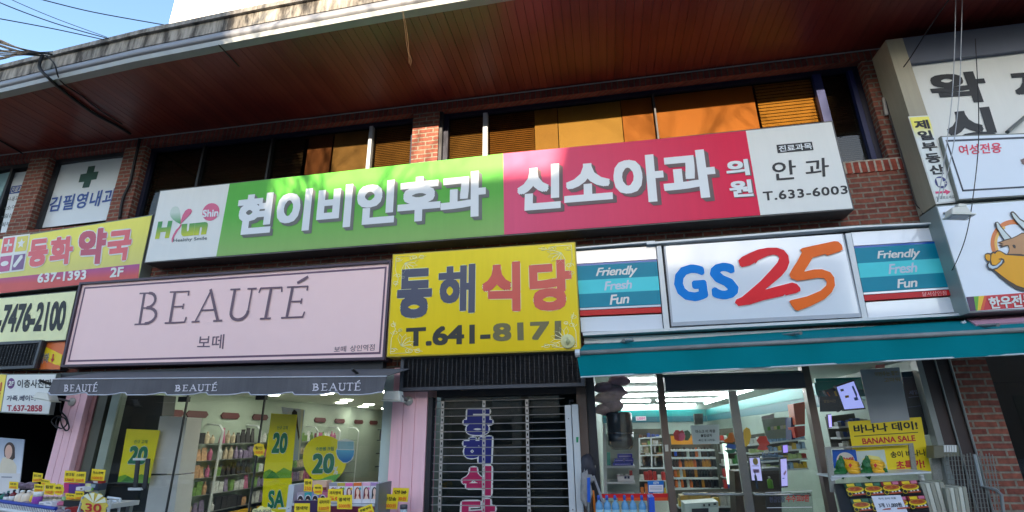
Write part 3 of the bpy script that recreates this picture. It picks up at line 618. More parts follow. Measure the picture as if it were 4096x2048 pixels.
def end_panel(c, L_, R_, rows):
    def at(e, v): return (e[0]+(e[2]-e[0])*v, e[1]+(e[3]-e[1])*v)
    for nm, mt, v0, v1, dd in rows:
        a, b, c2, d_ = at(L_,v0), at(R_,v0), at(R_,v1), at(L_,v1)
        slab(nm, c, a+b+c2+d_, Y-dd, .04+dd, mt, t)
lt = (558,598,598,1192); rt = (1145,560,1200,1170)
rows = [('white_panel',gloss,.0,.155,.0),('blue_edge',M('blue_edge',(20,84,168),.25),.162,.185,.02),('teal_panel',te,.185,.362,.02),('cyan_panel',cyn,.362,.532,.02),('teal_panel',te,.532,.70,.02),('white_strip',gloss,.705,.728,.02),('red_stripe',red_st,.735,.80,.02),('white_panel',gloss,.82,1.,.0)]
end_panel('g', lt, rt, rows)
end_panel('h', (745,460,872,1088), (1350,424,1516,1046), [(a,b,c_,d_,e) for a,b,c_,d_,e in rows])
slab('divider','g',(1152,560,1186,556,1250,1166,1208,1172),Y-.03,.07,alu,t); slab('divider','h',(702,468,742,462,868,1090,828,1094),Y-.03,.07,alu,t)
ce = Q('F',(2655,985,3372,935,3446,1268,2686,1305),Y-.05); ci = [lerp(ce,u,v) for u,v in ((.012,.03),(.988,.03),(.988,.94),(.012,.94))]
G().prism(ce,(0,.09,0)).obj('centre_panel', gloss, t)
decal(t,'bevel',M('bevel_shade_grey',(176,180,188),.25),ce,[rect(0,.955,1,1.0),rect(0,0,.010,.955),rect(.993,0,1.0,.955)],.002)  # flat grey strips paint the shaded edges of the raised panel
blu = M('blue_logo_letters',(0,128,214),.45,spec=.15); rdl = M('red_logo_digit',(236,24,40),.4,spec=.25); orl = M('orange_logo_digit',(250,108,20),.4,spec=.25); hal = M('white_acrylic',(236,238,240),.3)
text(t, blu, Q('g',(1262,705,1500,690,1538,958,1298,978),Y-.05), 'G', .05, name='logo_lettering', halo=hal, hb=.012, round_=True); text(t, blu, Q('g',(1535,690,1728,678,1768,945,1562,960),Y-.05), 'S', .05, name='logo_lettering', halo=hal, hb=.012, round_=True)
two = (-85,665,-60,640,0,610,60,585,130,572,200,572,250,590,282,628,290,680,272,730,232,780,170,832,112,880,200,856,310,828,345,838,370,868,372,888,342,905,268,922,258,914,245,926,100,958,0,990,-85,1000,-110,975,-100,952,-60,935,0,885,80,815,150,740,205,678,216,648,206,630,176,622,130,632,60,664,42,688,38,680,0,702,-60,715,-75,700)
five = (370,585,385,575,450,560,620,524,650,526,676,552,684,585,660,600,570,630,558,618,462,645,428,700,398,748,470,732,530,730,592,752,620,790,626,850,602,900,550,950,450,1000,352,1036,334,1030,305,995,290,965,300,958,420,930,520,888,562,850,566,822,545,797,500,792,430,805,350,815,302,796,290,768,310,730,350,670,383,605)
def grown(p, d):
    k = [(p[2*i],p[2*i+1]) for i in range(len(p)//2)]; n = len(k); o = []
    for i in range(n):
        a, b, c_ = k[i-1], k[i], k[(i+1)%n]; dx, dy = c_[0]-a[0], c_[1]-a[1]; L_ = math.hypot(dx,dy) or 1; o += [b[0]+dy/L_*d, b[1]-dx/L_*d]
    return o
for nm, p_, mt in (('two',two,rdl),('five',five,orl)):
    poly('logo_outline','h',grown(p_,7),Y-.05,hal,t,.006,.007); poly('logo_digit','h',p_,Y-.05,mt,t,.006,.014 if nm == 'two' else .018)
for c_, ql in (('g',((712,722,1012,700,1008,788,704,800),(765,822,970,808,972,872,768,888),(805,920,950,910,952,980,808,994))),('h',((930,598,1250,576,1252,660,940,670),(1012,694,1226,680,1232,752,1020,768),(1073,805,1226,793,1234,860,1085,872)))):
    for s_, q2, mt in zip(('Friendly','Fresh','Fun'), ql, (white, M('pale_letters',(188,206,222),.3), white)):
        text(t, mt, Q(c_,q2,Y-.02), s_, .018, slant=.18, sp=.92)
text(t, M('pink_small_letters',(240,170,170),.4), Q('h',(1265,898,1442,888,1446,922,1268,932),Y-.02), '달서상인점', .006, name='lettering')
# studio sign at the stair entrance and its neighbour
t, _ = sign('studio_sign','white second floor photo studio sign beside the grey awning','A3',(66,45,505,40,440,398,12,378),-.2,.06,white,M('grey_casing'))
dq = Q('A3',(70,72,140,70,132,172,62,172),-.2); decal(t,'floor_disc',M('purple_disc',(110,56,120),.4),dq,oval(.5,.5,.48,.48,24),.003)
text(t, white, Q('A3',(84,102,130,100,126,140,78,144),-.205), '2F', .03, name='floor_number')
text(t, ink, Q('A3',(160,88,472,84,462,165,158,160),-.2), '이층사진관', .02); text(t, M('navy_ink',(50,50,80),.5), Q('A3',(66,232,330,226,322,282,60,282),-.2), '가족.베이비', .02)
text(t, M('wine_ink',(172,52,72),.4), Q('A3',(66,318,386,318,384,378,64,372),-.2), 'T.637-2858', .03, name='phone_number')
t, _ = sign('menu_sign','yellow sign with red lettering at the edge of the stair entrance','A3',(-160,40,56,42,4,375,-200,372),-.18,.06,M('menu_yellow',(250,222,90),.4),M('grey_casing'))
text(t, redink, Q('A3',(-90,112,22,112,12,192,-100,192),-.18), '고기', .04); text(t, redink, Q('A3',(-110,205,8,205,-6,262,-120,262),-.18), '뷔페', .04)
# ------------------------------------------------------------------ signs on the right
Y = -.34
t = T('waxing_sign','tall white signboard with black letters in a beige metal surround under the canopy','sign',(5.2,0,3.2))
bx = Q('s',(200,40,2400,-60,3300,1120,600,1275),Y)
xl = P('s',600,1275,Y).x; zl = P('s',600,1275,Y).z; zt = 5.70
fx = P('s',530,592,Y).x
G().box(xl,fx,Y,-.02,zl,zt).obj('surround', beige, t); G().box(fx+.001,8.6,Y,-.02,5.36,zt).obj('surround', M('soffit_shade_blue',(96,102,118),.5), t)  # top band coloured grey blue for the shade under the soffit
G().box(fx+.001,8.6,Y+.05,-.02,zl,5.359).obj('face', white, t)
for s_, q2 in (('왁',(505,275,945,240,1030,480,590,508)),('싱',(625,560,1008,520,1108,845,740,878)),('제',(1150,240,1560,208,1645,445,1235,475))):
    text(t, ink, Q('s',q2,Y+.048), s_, .04)
t, q3 = sign('estate_agent_sign','narrow vertical yellow and white strip sign with stacked black letters','s',(388,604,535,596,748,1256,602,1272),Y-.012,.01,GRAD('yellow_to_white_print',(232,236,232),(250,240,110),4.42,4.58,.4),white)
for s_, q2 in (('제',(415,630,527,622,550,692,432,700)),('일',(440,712,552,705,578,778,466,786)),('부',(470,802,588,794,612,862,492,872)),('동',(497,890,612,880,640,955,525,966)),('산',(530,980,645,970,664,1045,552,1054))):
    text(t, ink, Q('s',q2,Y-.012), s_, .035)
dq = Q('s',(572,1068,665,1062,690,1155,596,1160),Y-.012); decal(t,'floor_disc',M('navy_disc',(44,52,120),.4),dq,oval(.5,.5,.5,.5,26),.003)
text(t, white, Q('s',(592,1080,640,1078,650,1140,610,1142),Y-.016), '1', .05, name='floor_number'); text(t, white, Q('s',(642,1105,670,1103,676,1140,648,1142),Y-.016), 'F', .04, name='floor_number')
poly('pink_arrow','s',(588,1182,665,1178,660,1164,708,1184,676,1208,672,1194,592,1198),Y-.012,M('pink_arrow',(220,60,110),.4),t,off=.003)
text(t, M('grey_ink'), Q('s',(592,1222,735,1212,740,1236,598,1246),Y-.012), '밑으로오세요', .008, name='small_lettering')
Y = -.40
t, _ = sign('salon_sign','white lightbox with a dark border line standing out below the tall white signboard','s',(642,757,1700,720,2050,1160,776,1240),Y,.05,M('pale_blue_white',(222,230,240),.3,var=.02),M('grey_casing'))
lw = Q('s',(668,780,1720,735,2030,1110,800,1182),Y)
for p_ in ((668,780,1700,737,1700,752,676,794),(668,780,680,780,812,1180,800,1182),(800,1182,2020,1110,2020,1098,800,1168)): poly('border_line','s',p_,Y-.002,M('slate_line',(44,50,66),.4),t)
text(t, M('rose_letters',(222,60,90),.4), Q('s',(762,822,1098,800,1106,880,778,900),Y), '여성전용', .02)
text(t, M('brown_letters',(128,96,88),.4), Q('s',(1215,835,1600,820,1690,1060,1290,1075),Y), '샵', .05)
G().tube([P('s',1150,718,-.38),P('s',1300,590,-.3)], .02, 6).obj('support_arm', grey, t)
Y = -.36
t, _ = sign('beef_restaurant_sign','white beef restaurant sign with an orange cartoon bull head','t',(605,92,2200,-20,2800,800,860,908),Y,.30,M('bright_white_face',(232,238,246),.3,var=.02),M('grey_green_casing',(140,150,146),.45))
BF = M('red_band',(206,44,52),.35); poly('red_band','t',(830,796,2300,690,2400,800,860,906),Y-.002,BF,t)
for nm, mt, p_ in (('purple_patch',M('aubergine',(84,52,84),.4),(831,796,888,792,912,902,860,906)),('green_wedge',M('lime_green',(110,176,44),.4),(888,792,926,789,918,901,905,902)),('yellow_wedge',M('wedge_yellow',(240,196,40),.4),(926,789,970,786,940,898,918,901)),('orange_wedge',M('wedge_orange',(222,90,44),.4),(970,786,990,785,965,896,940,898))):
    poly(nm,'t',p_,Y-.004,mt,t)
text(t, white, Q('t',(995,800,1350,768,1360,868,1018,892),Y-.006), '한우전문', .03, sp=.95)
ob = M('outline_brown',(70,54,44),.4); orr = GRAD('bull_orange_print',(244,172,40),(236,128,36),3.9,4.2,.35,0)
decal(t,'halo_ring',M('ring_orange',(232,130,62),.4),Q('t',(1018,195,1380,190,1380,560,1018,560),Y),[(.5+.5*math.cos(rad(a)),.5-.5*math.sin(rad(a))) for a in range(60,206,6)]+[(.5+.40*math.cos(rad(a)),.5-.40*math.sin(rad(a))) for a in range(204,58,-6)],.003)
decal(t,'halo_ring',M('ring_yellow',(244,190,92),.4),Q('t',(1018,195,1380,190,1380,560,1018,560),Y),[(.5+.42*math.cos(rad(a)),.5-.42*math.sin(rad(a))) for a in range(120,206,6)]+[(.5+.36*math.cos(rad(a)),.5-.36*math.sin(rad(a))) for a in range(204,118,-6)],.005)
head = (85,470,160,455,232,470,165,490,170,500,250,500,285,500,300,540,290,580,262,602,600,640,700,420,560,350,452,345,390,380,330,408,232,438)
poly('bull_head_outline','A6',(155,458,225,432,330,402,390,375,452,338,600,340,740,420,640,660,262,610,286,580,298,540,284,498,250,508,180,526,205,505,160,494,205,480),Y,ob,t,off=.007)
poly('bull_head','A6',(180,462,235,440,330,412,395,385,455,350,600,352,730,425,630,640,440,600,275,598,296,580,304,540,286,490,240,496,200,512,230,490,180,490,230,476),Y,M('bull_tan',(196,142,92),.4),t,off=.010)
poly('muzzle_outline','A6',(0,600,30,585,70,590,95,572,125,570,150,552,190,560,262,600,480,612,670,674,750,765,762,885,700,1000,478,1060,380,1030,270,955,170,875,100,800,85,770,20,680,2,650),Y,ob,t,off=.012)
poly('muzzle','A6',(80,610,105,590,125,602,150,570,190,570,250,612,480,628,660,690,735,770,745,880,690,970,478,1014,390,985,290,925,200,860,120,795,150,740,90,730,75,680),Y,orr,t,off=.015)
poly('nostril','A6',(5,610,40,602,62,612,66,650,58,685,30,680,8,650),Y,orr,t,off=.015)
poly('nose_ring_outline','A6',(18,730,40,700,60,725,95,745,140,735,180,700,205,668,180,668,165,660,200,650,235,665,242,700,225,715,200,745,150,785,95,798,45,780),Y,ob,t,off=.018)
poly('nose_ring','A6',(38,738,56,706,70,735,100,750,140,742,185,706,208,672,218,680,205,712,150,765,95,782,52,768),Y,M('ring_silver',(190,206,216),.3),t,off=.021)
poly('eye','A6',(336,492,352,484,370,492,380,515,372,532,352,520),Y,ob,t,off=.014)
poly('horn_outline','A6',(120,245,125,212,150,203,172,218,200,262,265,340,330,405,235,432,180,352,150,300),Y,ob,t,off=.012)
poly('horn','A6',(140,215,160,218,190,268,255,345,310,405,240,425,190,345,155,285),Y,M('horn_white',(214,222,218),.4),t,off=.015)
poly('horn_outline','A6',(312,105,320,80,345,75,375,100,430,165,560,240,560,330,480,310,400,230,340,160),Y,ob,t,off=.012)
poly('horn','A6',(330,100,345,95,370,118,425,180,550,255,550,315,480,295,408,220,355,155),Y,M('horn_white'),t,off=.015)
t = T('pink_awning','folded pink awning tucked under the beef restaurant sign','awning',(5,0,2.6))
g = G().prism(Q('t',(830,962,2600,800,2700,900,905,1010),(-.1,-.1,-.5,-.5)),(0,.01,-.02)); g.obj('canopy', M('dusty_pink_fabric',(190,140,156),.7), t); G().tube([P('t',800,985,-.3),P('t',812,1003,-.3)], .02).obj('bracket', alu, t)
# ------------------------------------------------------------------ awnings, shutter, lamps
Y = -.62
t = T('grey_awning','dark grey shop awning with scalloped edge and pale lettering','awning',(-4.4,-.3,2.0))
vq = Q('F',(212,1518,1547,1507,1529,1579,188,1580),Y); gfab = M('grey_fabric',(104,102,106),.9,var=.15,scale=4,bump=.15,streak=.15)
edge = [];  n = 8
for k in range(n):
    u0 = k/n; edge += [(u0+.004,.86),(u0+.012,1.0),(u0+.07,1.0),(u0+.095,.95),(u0+.112,.87)]
loop = [(0,0),(1,0),(1,.86)]+[(u,v) for u,v in reversed(edge)]+[(0,.86)]
G().prism([lerp(vq,u,v) for u,v in loop],(0,.006,0)).obj('valance', gfab, t)
pip = M('pale_piping',(206,206,214),.6)
G().tube([lerp(vq,0,.86)]+[lerp(vq,u,v) for u,v in edge]+[lerp(vq,1,.86)], .006, 4).obj('piping', pip, t)
G().tube([vq[0]+Vector((0,-.004,.004)),vq[1]+Vector((0,-.004,.004))], .006, 5).obj('front_bar', pip, t)
bk = [vq[0]+Vector((.08,.50,.14)),vq[1]+Vector((.05,.50,.14))]
G().prism([bk[0],bk[1],vq[1]+Vector((0,0,.01)),vq[0]+Vector((0,0,.01))],(0,.004,-.008)).obj('canopy', gfab, t)
G().box(-6.72,-2.42,-.14,-.04,2.30,2.40).obj('roller_case', darkgrey, t)
for x_ in (-6.4,-2.55): G().tube([(x_,-.10,2.28),(x_,-.35,2.2),(x_,-.6,vq[0].z)], .015, 6).obj('folding_arm', darkgrey, t)
for c_, q_ in (('i',(470,350,716,344,708,410,466,409)),('j',(5,354,312,344,305,405,0,408)),('j',(1004,342,1353,332,1348,402,1000,404))):
    beaute(t, M('pale_letters2',(226,220,226),.5), Q(c_,q_,Y), .012)
Y = -.85
t = T('teal_awning','long teal fabric awning with a grey front bar over the convenience store','awning',(2,-.4,2.1))
tfab = M('teal_fabric',(0,122,130),.9,spec=.1,var=.06,scale=3,bump=.1)
f0, f1 = P('F',2306,1413,Y), P('F',4480,1300,Y); b0, b1 = P('F',2322,1509,Y), P('F',4480,1396,Y); k0, k1 = P('F',2337,1379,-.12), P('F',4480,1240,-.12)
G().prism([k0,k1,f1,f0],(0,.003,-.006)).obj('canopy', tfab, t)
g = G(); nn = 60
for i in range(nn+1):
    q_ = i/nn; a = f0.lerp(f1,q_); c_ = b0.lerp(b1,q_); wv = .020*math.sin(q_*31)+.008*math.sin(q_*83)
    g.v += [a, a.lerp(c_,.5)+Vector((0,wv*.6,0)), c_+Vector((0,wv,.004*math.sin(q_*23)))]
for i in range(nn):
    for j in (0,1): g.f.append((i*3+j,i*3+j+1,i*3+j+4,i*3+j+3))
g.obj('valance', tfab, t, True)
G().tube([b0+Vector((0,-.003,0)),b1+Vector((0,-.003,0))], .007, 5).obj('hem', M('pale_hem',(200,206,206),.6), t)
G().tube([f0,f1], .021, 10).obj('front_bar', M('weathered_bar',(136,138,136),.5,var=.35,scale=5), t, True); G().tube([f0+Vector((-.012,0,0)),f0+Vector((.03,0,0))], .036, 10).obj('end_cap', alu, t)
G().box(-.18,3.9,-.12,-.02,2.5,2.56).obj('roller_case', alu, t)
for x_ in (.2,1.7,3.2): G().tube([(x_,-.1,2.5),(x_+.1,-.45,2.46),(x_,Y+.02,2.4)], .016, 6).obj('folding_arm', grey, t)
t = T('roller_grille','closed see-through roller grille of steel rods in front of the restaurant door','shutter',(-1.15,.06,0))
g = G(); z = 1.96
while z > 0: g.tube([(-1.865,.06,z),(-1.1,.062,z-.003),(-.43,.06,z)], .0048, 6); z -= .08
g.obj('grille_rods', M('bright_steel',(160,157,150),.4,.6), t)
for x_ in (P('k',675,500,.05).x,P('k',975,500,.05).x,P('k',1287,500,.05).x):
    g = G(); z = 1.96
    while z > .2:
        g.box(x_-.016,x_-.008,.045,.05,z-.074,z-.004).box(x_+.008,x_+.016,.045,.05,z-.074,z-.004).box(x_-.0079,x_+.0079,.045,.05,z-.026,z-.004).box(x_-.0079,x_+.0079,.045,.05,z-.074,z-.052); z -= .08
    g.obj('link_plates', M('link_plate_steel',(196,192,186),.4,.5), t)
G().box(-1.92,-1.87,.0,.1,0,2.0).obj('guide_rail', darkgrey, t)
t = T('guide_post','white folded steel post with a green sticker at the right end of the roller grille','post',(-.35,.02,0))
G().box(-.425,-.36,-.02,.09,0,1.885).obj('post', alu, t, bevel=.004); G().box(-.352,-.285,-.03,.09,0,1.89).obj('post', alu, t, bevel=.004)
slab('sticker','l',(190,742,208,742,205,782,192,782),-.033,.002,M('green_sticker',(16,140,90),.4),t); G().tube([(-.37,.02,1.89),(-.37,.0,1.93),(-.33,.0,1.93)], .012, 6).obj('hook', darkgrey, t)
for z_ in (.9,1.75): G().lathe((-.39,-.02,z_), [(.007,0),(.007,.003),(0,.004)], 8, Vector((0,-1,0))).obj('screw', grey, t)
def lamp(label, c, head, Y, base, yb, cap=None):
    p = Q(c, head, Y); cb = P(c, *base, yb); ct = sum(p, Vector())/4
    t = T('floodlight', label, 'lamp', tuple(cb)); G().prism(p,(0,.12,0)).obj('housing', M('lamp_cream',(222,220,208),.4,var=.06), t, bevel=.012)
    q_ = [p[3]+Vector((-.012,-.012,-.012)),p[2]+Vector((.012,-.012,-.012)),p[2]+Vector((.012,.13,-.012)),p[3]+Vector((-.012,.13,-.012))]
    G().prism(q_,(0,0,.010)).obj('lens_rim', M('lamp_cream'), t)
    G().prism([lerp(q_,.12,.12)-Vector((0,0,.002)),lerp(q_,.88,.12)-Vector((0,0,.002)),lerp(q_,.88,.88)-Vector((0,0,.002)),lerp(q_,.12,.88)-Vector((0,0,.002))],(0,0,.001)).obj('lens', M('lamp_glass',(150,156,156),.1), t)
    side = p[1].lerp(p[2],.5)+Vector((0,.06,0)) if cb.x > ct.x else p[0].lerp(p[3],.6)+Vector((0,.06,0))
    G().tube([side, side.lerp(cb,.8)+Vector((0,0,.005)), cb], .012, 8).obj('arm', grey, t)
    G().lathe(cb, [(.05,0),(.05,.02),(.03,.04),(0,.05)], 16, Vector((0,-1,0))).obj('wall_plate', M('lamp_grey',(176,176,168),.5), t)
    if cap: slab('driver_box', c, cap, Y+.02, .08, M('lamp_cream'), t, bevel=.008)
lamp('cream floodlight on a wall arm beside the photo studio sign','A3',(325,202,425,206,448,280,290,250),-.5,(660,290),0)
lamp('cream floodlight on the pink pillar under the dark display board','k',(248,408,358,405,366,478,234,470),-.3,(428,480),0)
lamp('cream floodlight on a long arm above the beef restaurant sign','t',(722,92,840,88,886,146,720,140),-.75,(495,152),0,(770,64,836,68,838,92,770,92))
# ------------------------------------------------------------------ cables and wires
def cable(label, strands, r=.012, name='cable', mat=None, cat='cable', group=None):
    g = G()
    for s_ in strands:
        q_ = []
        for i in range(len(s_)-1):
            p0, p1, p2, p3 = s_[max(i-1,0)], s_[i], s_[i+1], s_[min(i+2,len(s_)-1)]
            for k in range(6):
                u = k/6; q_.append(.5*((2*p1)+(p2-p0)*u+(2*p0-5*p1+4*p2-p3)*u*u+(3*p1-p0-3*p2+p3)*u**3))
        q_.append(s_[-1]); g.tube(q_, r, 5)
    return tag(g.obj(name, mat or rubber, None, True), label, cat, group)
def hz(c, x, y, Z): return PZ(c, x, y, Z)
fe = lambda x, y, Y: P('a', x, y, Y)
cable('thick black cable bundle bent over the canopy edge and running along the wooden soffit',[[fe(315,405,-1.46),fe(298,440,-1.48),fe(292,500,-1.46),PZ('a',360,575,5.82),PZ('a',430,640,5.825),PZ('a',550,735,5.825),PZ('a',700,840,5.825),PZ('a',850,920,5.825),PZ('a',960,985,5.825)]],.02)
cable('thin black cable beside the thick bundle along the wooden soffit',[[fe(340,410,-1.46),fe(400,470,-1.47),PZ('a',450,600,5.83),PZ('a',600,705,5.83),PZ('a',740,815,5.83),PZ('a',900,915,5.83)]],.009)
cable('black cable along a soffit plank right of the thick bundle',[[PZ('a',1610,330,5.83),PZ('a',1680,405,5.832),PZ('a',1760,490,5.832)]],.008)
cable('dark cable sagging below the soffit at the far left',[[PZ('a',-60,1000,5.82),PZ('a',60,1070,5.83),PZ('a',150,1120,5.83),PZ('a',215,1165,5.83)]],.012)
rnd = random.Random(5); st_ = []
for k in range(14):
    y0 = 285+k*12; st_.append([fe(-300,y0-60+rnd.uniform(-25,25)-(14-k)*6,-3.2),fe(-20,y0+rnd.uniform(-12,12),-2.3),fe(150,y0+(395-y0)*.6+rnd.uniform(-10,10),-1.8),fe(rnd.uniform(270,390),rnd.uniform(380,412),-1.42)])
cable('tangle of black overhead wires meeting at the canopy corner',st_,.007,'wire_bundle')
for k, (p_, lb) in enumerate((((-200,-90,0,20,400,170,800,285),'long overhead wire crossing the blue sky to the canopy edge'),((-100,-110,90,0,420,140,790,275),'faint thin overhead wire just above the long one in the blue sky'),((-250,95,0,138,400,213,765,292),'lowest single overhead wire crossing the blue sky'),((100,-60,320,0,700,92,1225,186),'uppermost overhead wire running to the white building'))):
    cable(lb,[[fe(p_[0],p_[1],-2.6),fe(p_[2],p_[3],-2.2),fe(p_[4],p_[5],-1.8),fe(p_[6],p_[7],-1.45)]],.004 if k == 1 else .006,'overhead_wire')
cable('pair of dry beige vine stems hanging from the canopy edge',[[P('b',1112,-30,-1.7),P('b',1120,60,-1.7),P('b',1140,210,-1.7),P('b',1160,370,-1.68),P('b',1185,430,-1.68),P('b',1182,485,-1.68)],[P('b',1122,60,-1.7),P('b',1150,200,-1.69),P('b',1166,330,-1.69),P('b',1172,470,-1.69)]],.0009,'dry_vine',M('dry_vine',(120,92,64),.9),'vine')
cable('dark drain cable running down the brick pier beside the green cross window',[[P('x',1285,360,-.05),P('x',1240,560,-.05),P('x',1195,760,-.05),P('x',1130,910,-.05),P('x',1100,1090,-.05)]],.022)
cable('bundle of dusty cables running down the brick edge right of the clinic sign',[[P('s',205,350+8*k,-.03),P('s',200+k*8,440,-.05),P('s',238+k*6,610,-.05),P('s',285+k*7,780,-.05),P('s',330+k*8,920,-.05),P('s',375+k*14,1080,-.05),P('s',430+k*16,1270,-.05),P('t',480+k*14,120,-.08),P('t',505+k*10,205,-.12)] for k in range(4)],.007,'cable_bundle',M('dusty_cable',(66,56,54),.7))
cable('black wire slanting from the soffit to the brick edge beside the beige surround',[[P('d',1475,-20,-1.1),P('d',1300,235,-.75),P('d',1170,440,-.45),P('d',1040,610,-.05)]],.006,'wire')
wh = M('pale_wire',(170,172,176),.5)
cable('left one of two pale wires hanging in front of the white signboard',[[P('s',748,-335,-.8),P('s',738,60,-.8),P('s',722,400,-.8),P('s',690,700,-.8),P('s',650,1000,-.75),P('s',606,1262,-.7)]],.004,'wire',wh)
cable('right one of two pale wires hanging in front of the white signboard',[[P('s',798,-335,-.8),P('s',788,60,-.8),P('s',774,420,-.8),P('s',735,780,-.8),P('s',690,1010,-.75),P('s',632,1240,-.7)]],.004,'wire',wh)
cable('thin dark wire looping from the white signboard down to the store sign',[[P('s',900,-10,-.75),P('s',924,500,-.75),P('s',922,850,-.75),P('s',880,1240,-.75),P('t',832,300,-.7),P('t',770,480,-.55),P('t',700,622,-.2)]],.004,'wire')
cable('coil of black cable hanging on the left pink pillar',[[P('A3',550,300,-.03),P('A3',550,370,-.03),P('A3',600,430,-.04),P('A3',625,520,-.04),P('A3',600,550,-.04),P('A3',560,500,-.04),P('A3',545,430,-.03)],[P('A3',540,420,-.05),P('A3',590,440,-.05),P('A3',605,490,-.05),P('A3',560,530,-.05),P('A3',510,500,-.05),P('A3',520,440,-.05),P('A3',560,420,-.05)],[P('A3',560,430,-.06),P('A3',510,420,-.06),P('A3',470,470,-.06),P('A3',520,530,-.06)]],.008)
br_ = G().prism(Q('s',(176,448,196,446,224,580,196,584),-.04),(0,.02,0)).obj('wall_bracket', M('pale_bracket',(186,182,176),.5,.2)); tag(br_,'pale metal bracket on the narrow brick strip beside the blue window frame','bracket')
# ------------------------------------------------------------------ goods in front of and inside the shops
def card(label, c, q, Y, rows, mat=None, name='price_tag', cat='price tag', group=None, th=.004):
    qq = Q(c, q, Y); t = T(name, label, cat, tuple(sum(qq, Vector())/4-Vector((0,0,.0))), group)
    G().prism(qq,(0,th,0)).obj('card', mat or yellow, t)
    for s_, u0, v0, u1, v1, mt, b_ in rows: text(t, mt, [lerp(qq,u0,v0),lerp(qq,u1,v0),lerp(qq,u1,v1),lerp(qq,u0,v1)], s_, b_, off=.002)
    return t, qq
orink = M('orange_ink',(236,104,40),.5)
TG = 'yellow price tags over the cosmetics tables'
def two_line(a, b_, top=True): return [(a,.12,.18,.88,.45,ink,.02),(b_,.1,.62,.9,.92,orink,.02)]
for lb, c_, q_, Y_, a, b_ in (
 ('yellow price tag on the left table before the dark stair entrance','o',(572,385,732,405,712,545,552,555),-1.0,'핸드크림','5000원'),
 ('yellow price tag half hidden behind its neighbours on the left table','o',(700,490,855,520,850,600,705,600),-1.0,'바디로션','3000원'),
 ('yellow price tag above the white tub with a purple band','o',(590,580,760,600,740,725,585,715),-1.15,'클렌징폼','7500원'),
 ('small yellow price tag above the red bottles','o',(160,540,310,550,300,675,150,660),-1.1,'샴푸','4500원'),
 ('yellow price tag marked 1500 behind the wavy edged one','o',(775,570,950,570,915,780,755,760),-1.2,'립밤','1500원'),
 ('yellow price tag marked 5700 before the left pink pillar','o',(1115,352,1305,360,1290,560,1095,550),-.9,'썬크림','5700원'),
 ('yellow price tag marked 2500 touching its neighbour marked 5700','o',(1300,372,1475,375,1455,572,1283,555),-.92,'스프레이','2500원'),
 ('upright yellow price tag marked 1000 for mask packs beside the dark shop window','o',(1580,322,1812,342,1780,530,1555,515),-.85,'마스크팩','1000원'),
 ('low yellow price tag beside the pale green jar','o',(1120,740,1290,755,1290,860,1130,850),-1.2,'쿠션팩','2000원'),
 ('low yellow price tag touching the round glossy offer card','o',(1292,705,1440,712,1430,850,1285,862),-1.21,'아이팩','1000원'),
 ('yellow price tag marked 250 above the black haired dye boxes','p',(800,422,918,428,908,612,790,605),-.75,'염색','250'),
 ('yellow price tag marked 50 behind the one marked 5000','p',(1150,575,1362,570,1360,760,1140,750),-.8,'새치염색','50'),
 ('yellow price tag marked 5000 in front of the tall hair dye boxes','p',(1285,665,1502,660,1500,872,1280,868),-.9,'염색약','5000원'),
 ('yellow price tag marked 5500 left of the one marked 5000','p',(1000,705,1190,698,1182,908,990,905),-.9,'새치머리','5500원'),
 ('yellow price tag under a light glare at the front of the hair dye stand','p',(655,785,880,785,875,1010,645,1010),-1.0,'염색약','4500원'),
 ('tilted yellow price tag at the front of the tall hair dye boxes','p',(1590,865,1790,790,1830,930,1600,1000),-1.0,'주방세제','1900원'),
 ('yellow price tag for cotton swabs on the right pink pillar','p',(2105,555,2342,562,2318,765,2085,755),-.35,'면봉','1000원'),
 ('yellow price tag for cotton pads in front of the cotton swab one','p',(1950,645,2190,655,2165,872,1940,865),-.4,'화장솜','1000원')):
    card(lb, c_, q_, Y_, two_line(a,b_), group=TG)
for lb, c_, ce_, rr, Y_ , a, b_ in (('wavy edged yellow price tag among the left table tags','o',(1008,680),88,-1.22,'팩트','1000원'),('wavy edged yellow price tag above the teal dye boxes','p',(1000,580),72,-.8,'헤어팩','2000원'),('wavy edged yellow price tag stuck to the cosmetics shop glass','w',(1150,630),62,.10,'할인','1500원')):
    qq = Q(c_,(ce_[0]-rr,ce_[1]-rr*1.15,ce_[0]+rr,ce_[1]-rr*1.1,ce_[0]+rr*.95,ce_[1]+rr*1.15,ce_[0]-rr,ce_[1]+rr*1.1),Y_)
    t = T('price_tag',lb,'price tag',tuple(qq[3]),TG)
    G().prism([lerp(qq,.5+(.46+.04*math.cos(8*a_))*math.copysign(abs(math.cos(a_))**.55,math.cos(a_)),.5+(.46+.04*math.cos(8*a_))*math.copysign(abs(math.sin(a_))**.55,math.sin(a_))) for a_ in [k*6.2832/48 for k in range(48)]],(0,.004,0)).obj('card', yellow, t)
    text(t, ink, [lerp(qq,.2,.25),lerp(qq,.8,.25),lerp(qq,.8,.48),lerp(qq,.2,.48)], a, .02, off=.002); text(t, orink, [lerp(qq,.15,.58),lerp(qq,.85,.58),lerp(qq,.85,.82),lerp(qq,.15,.82)], b_, .02, off=.002)
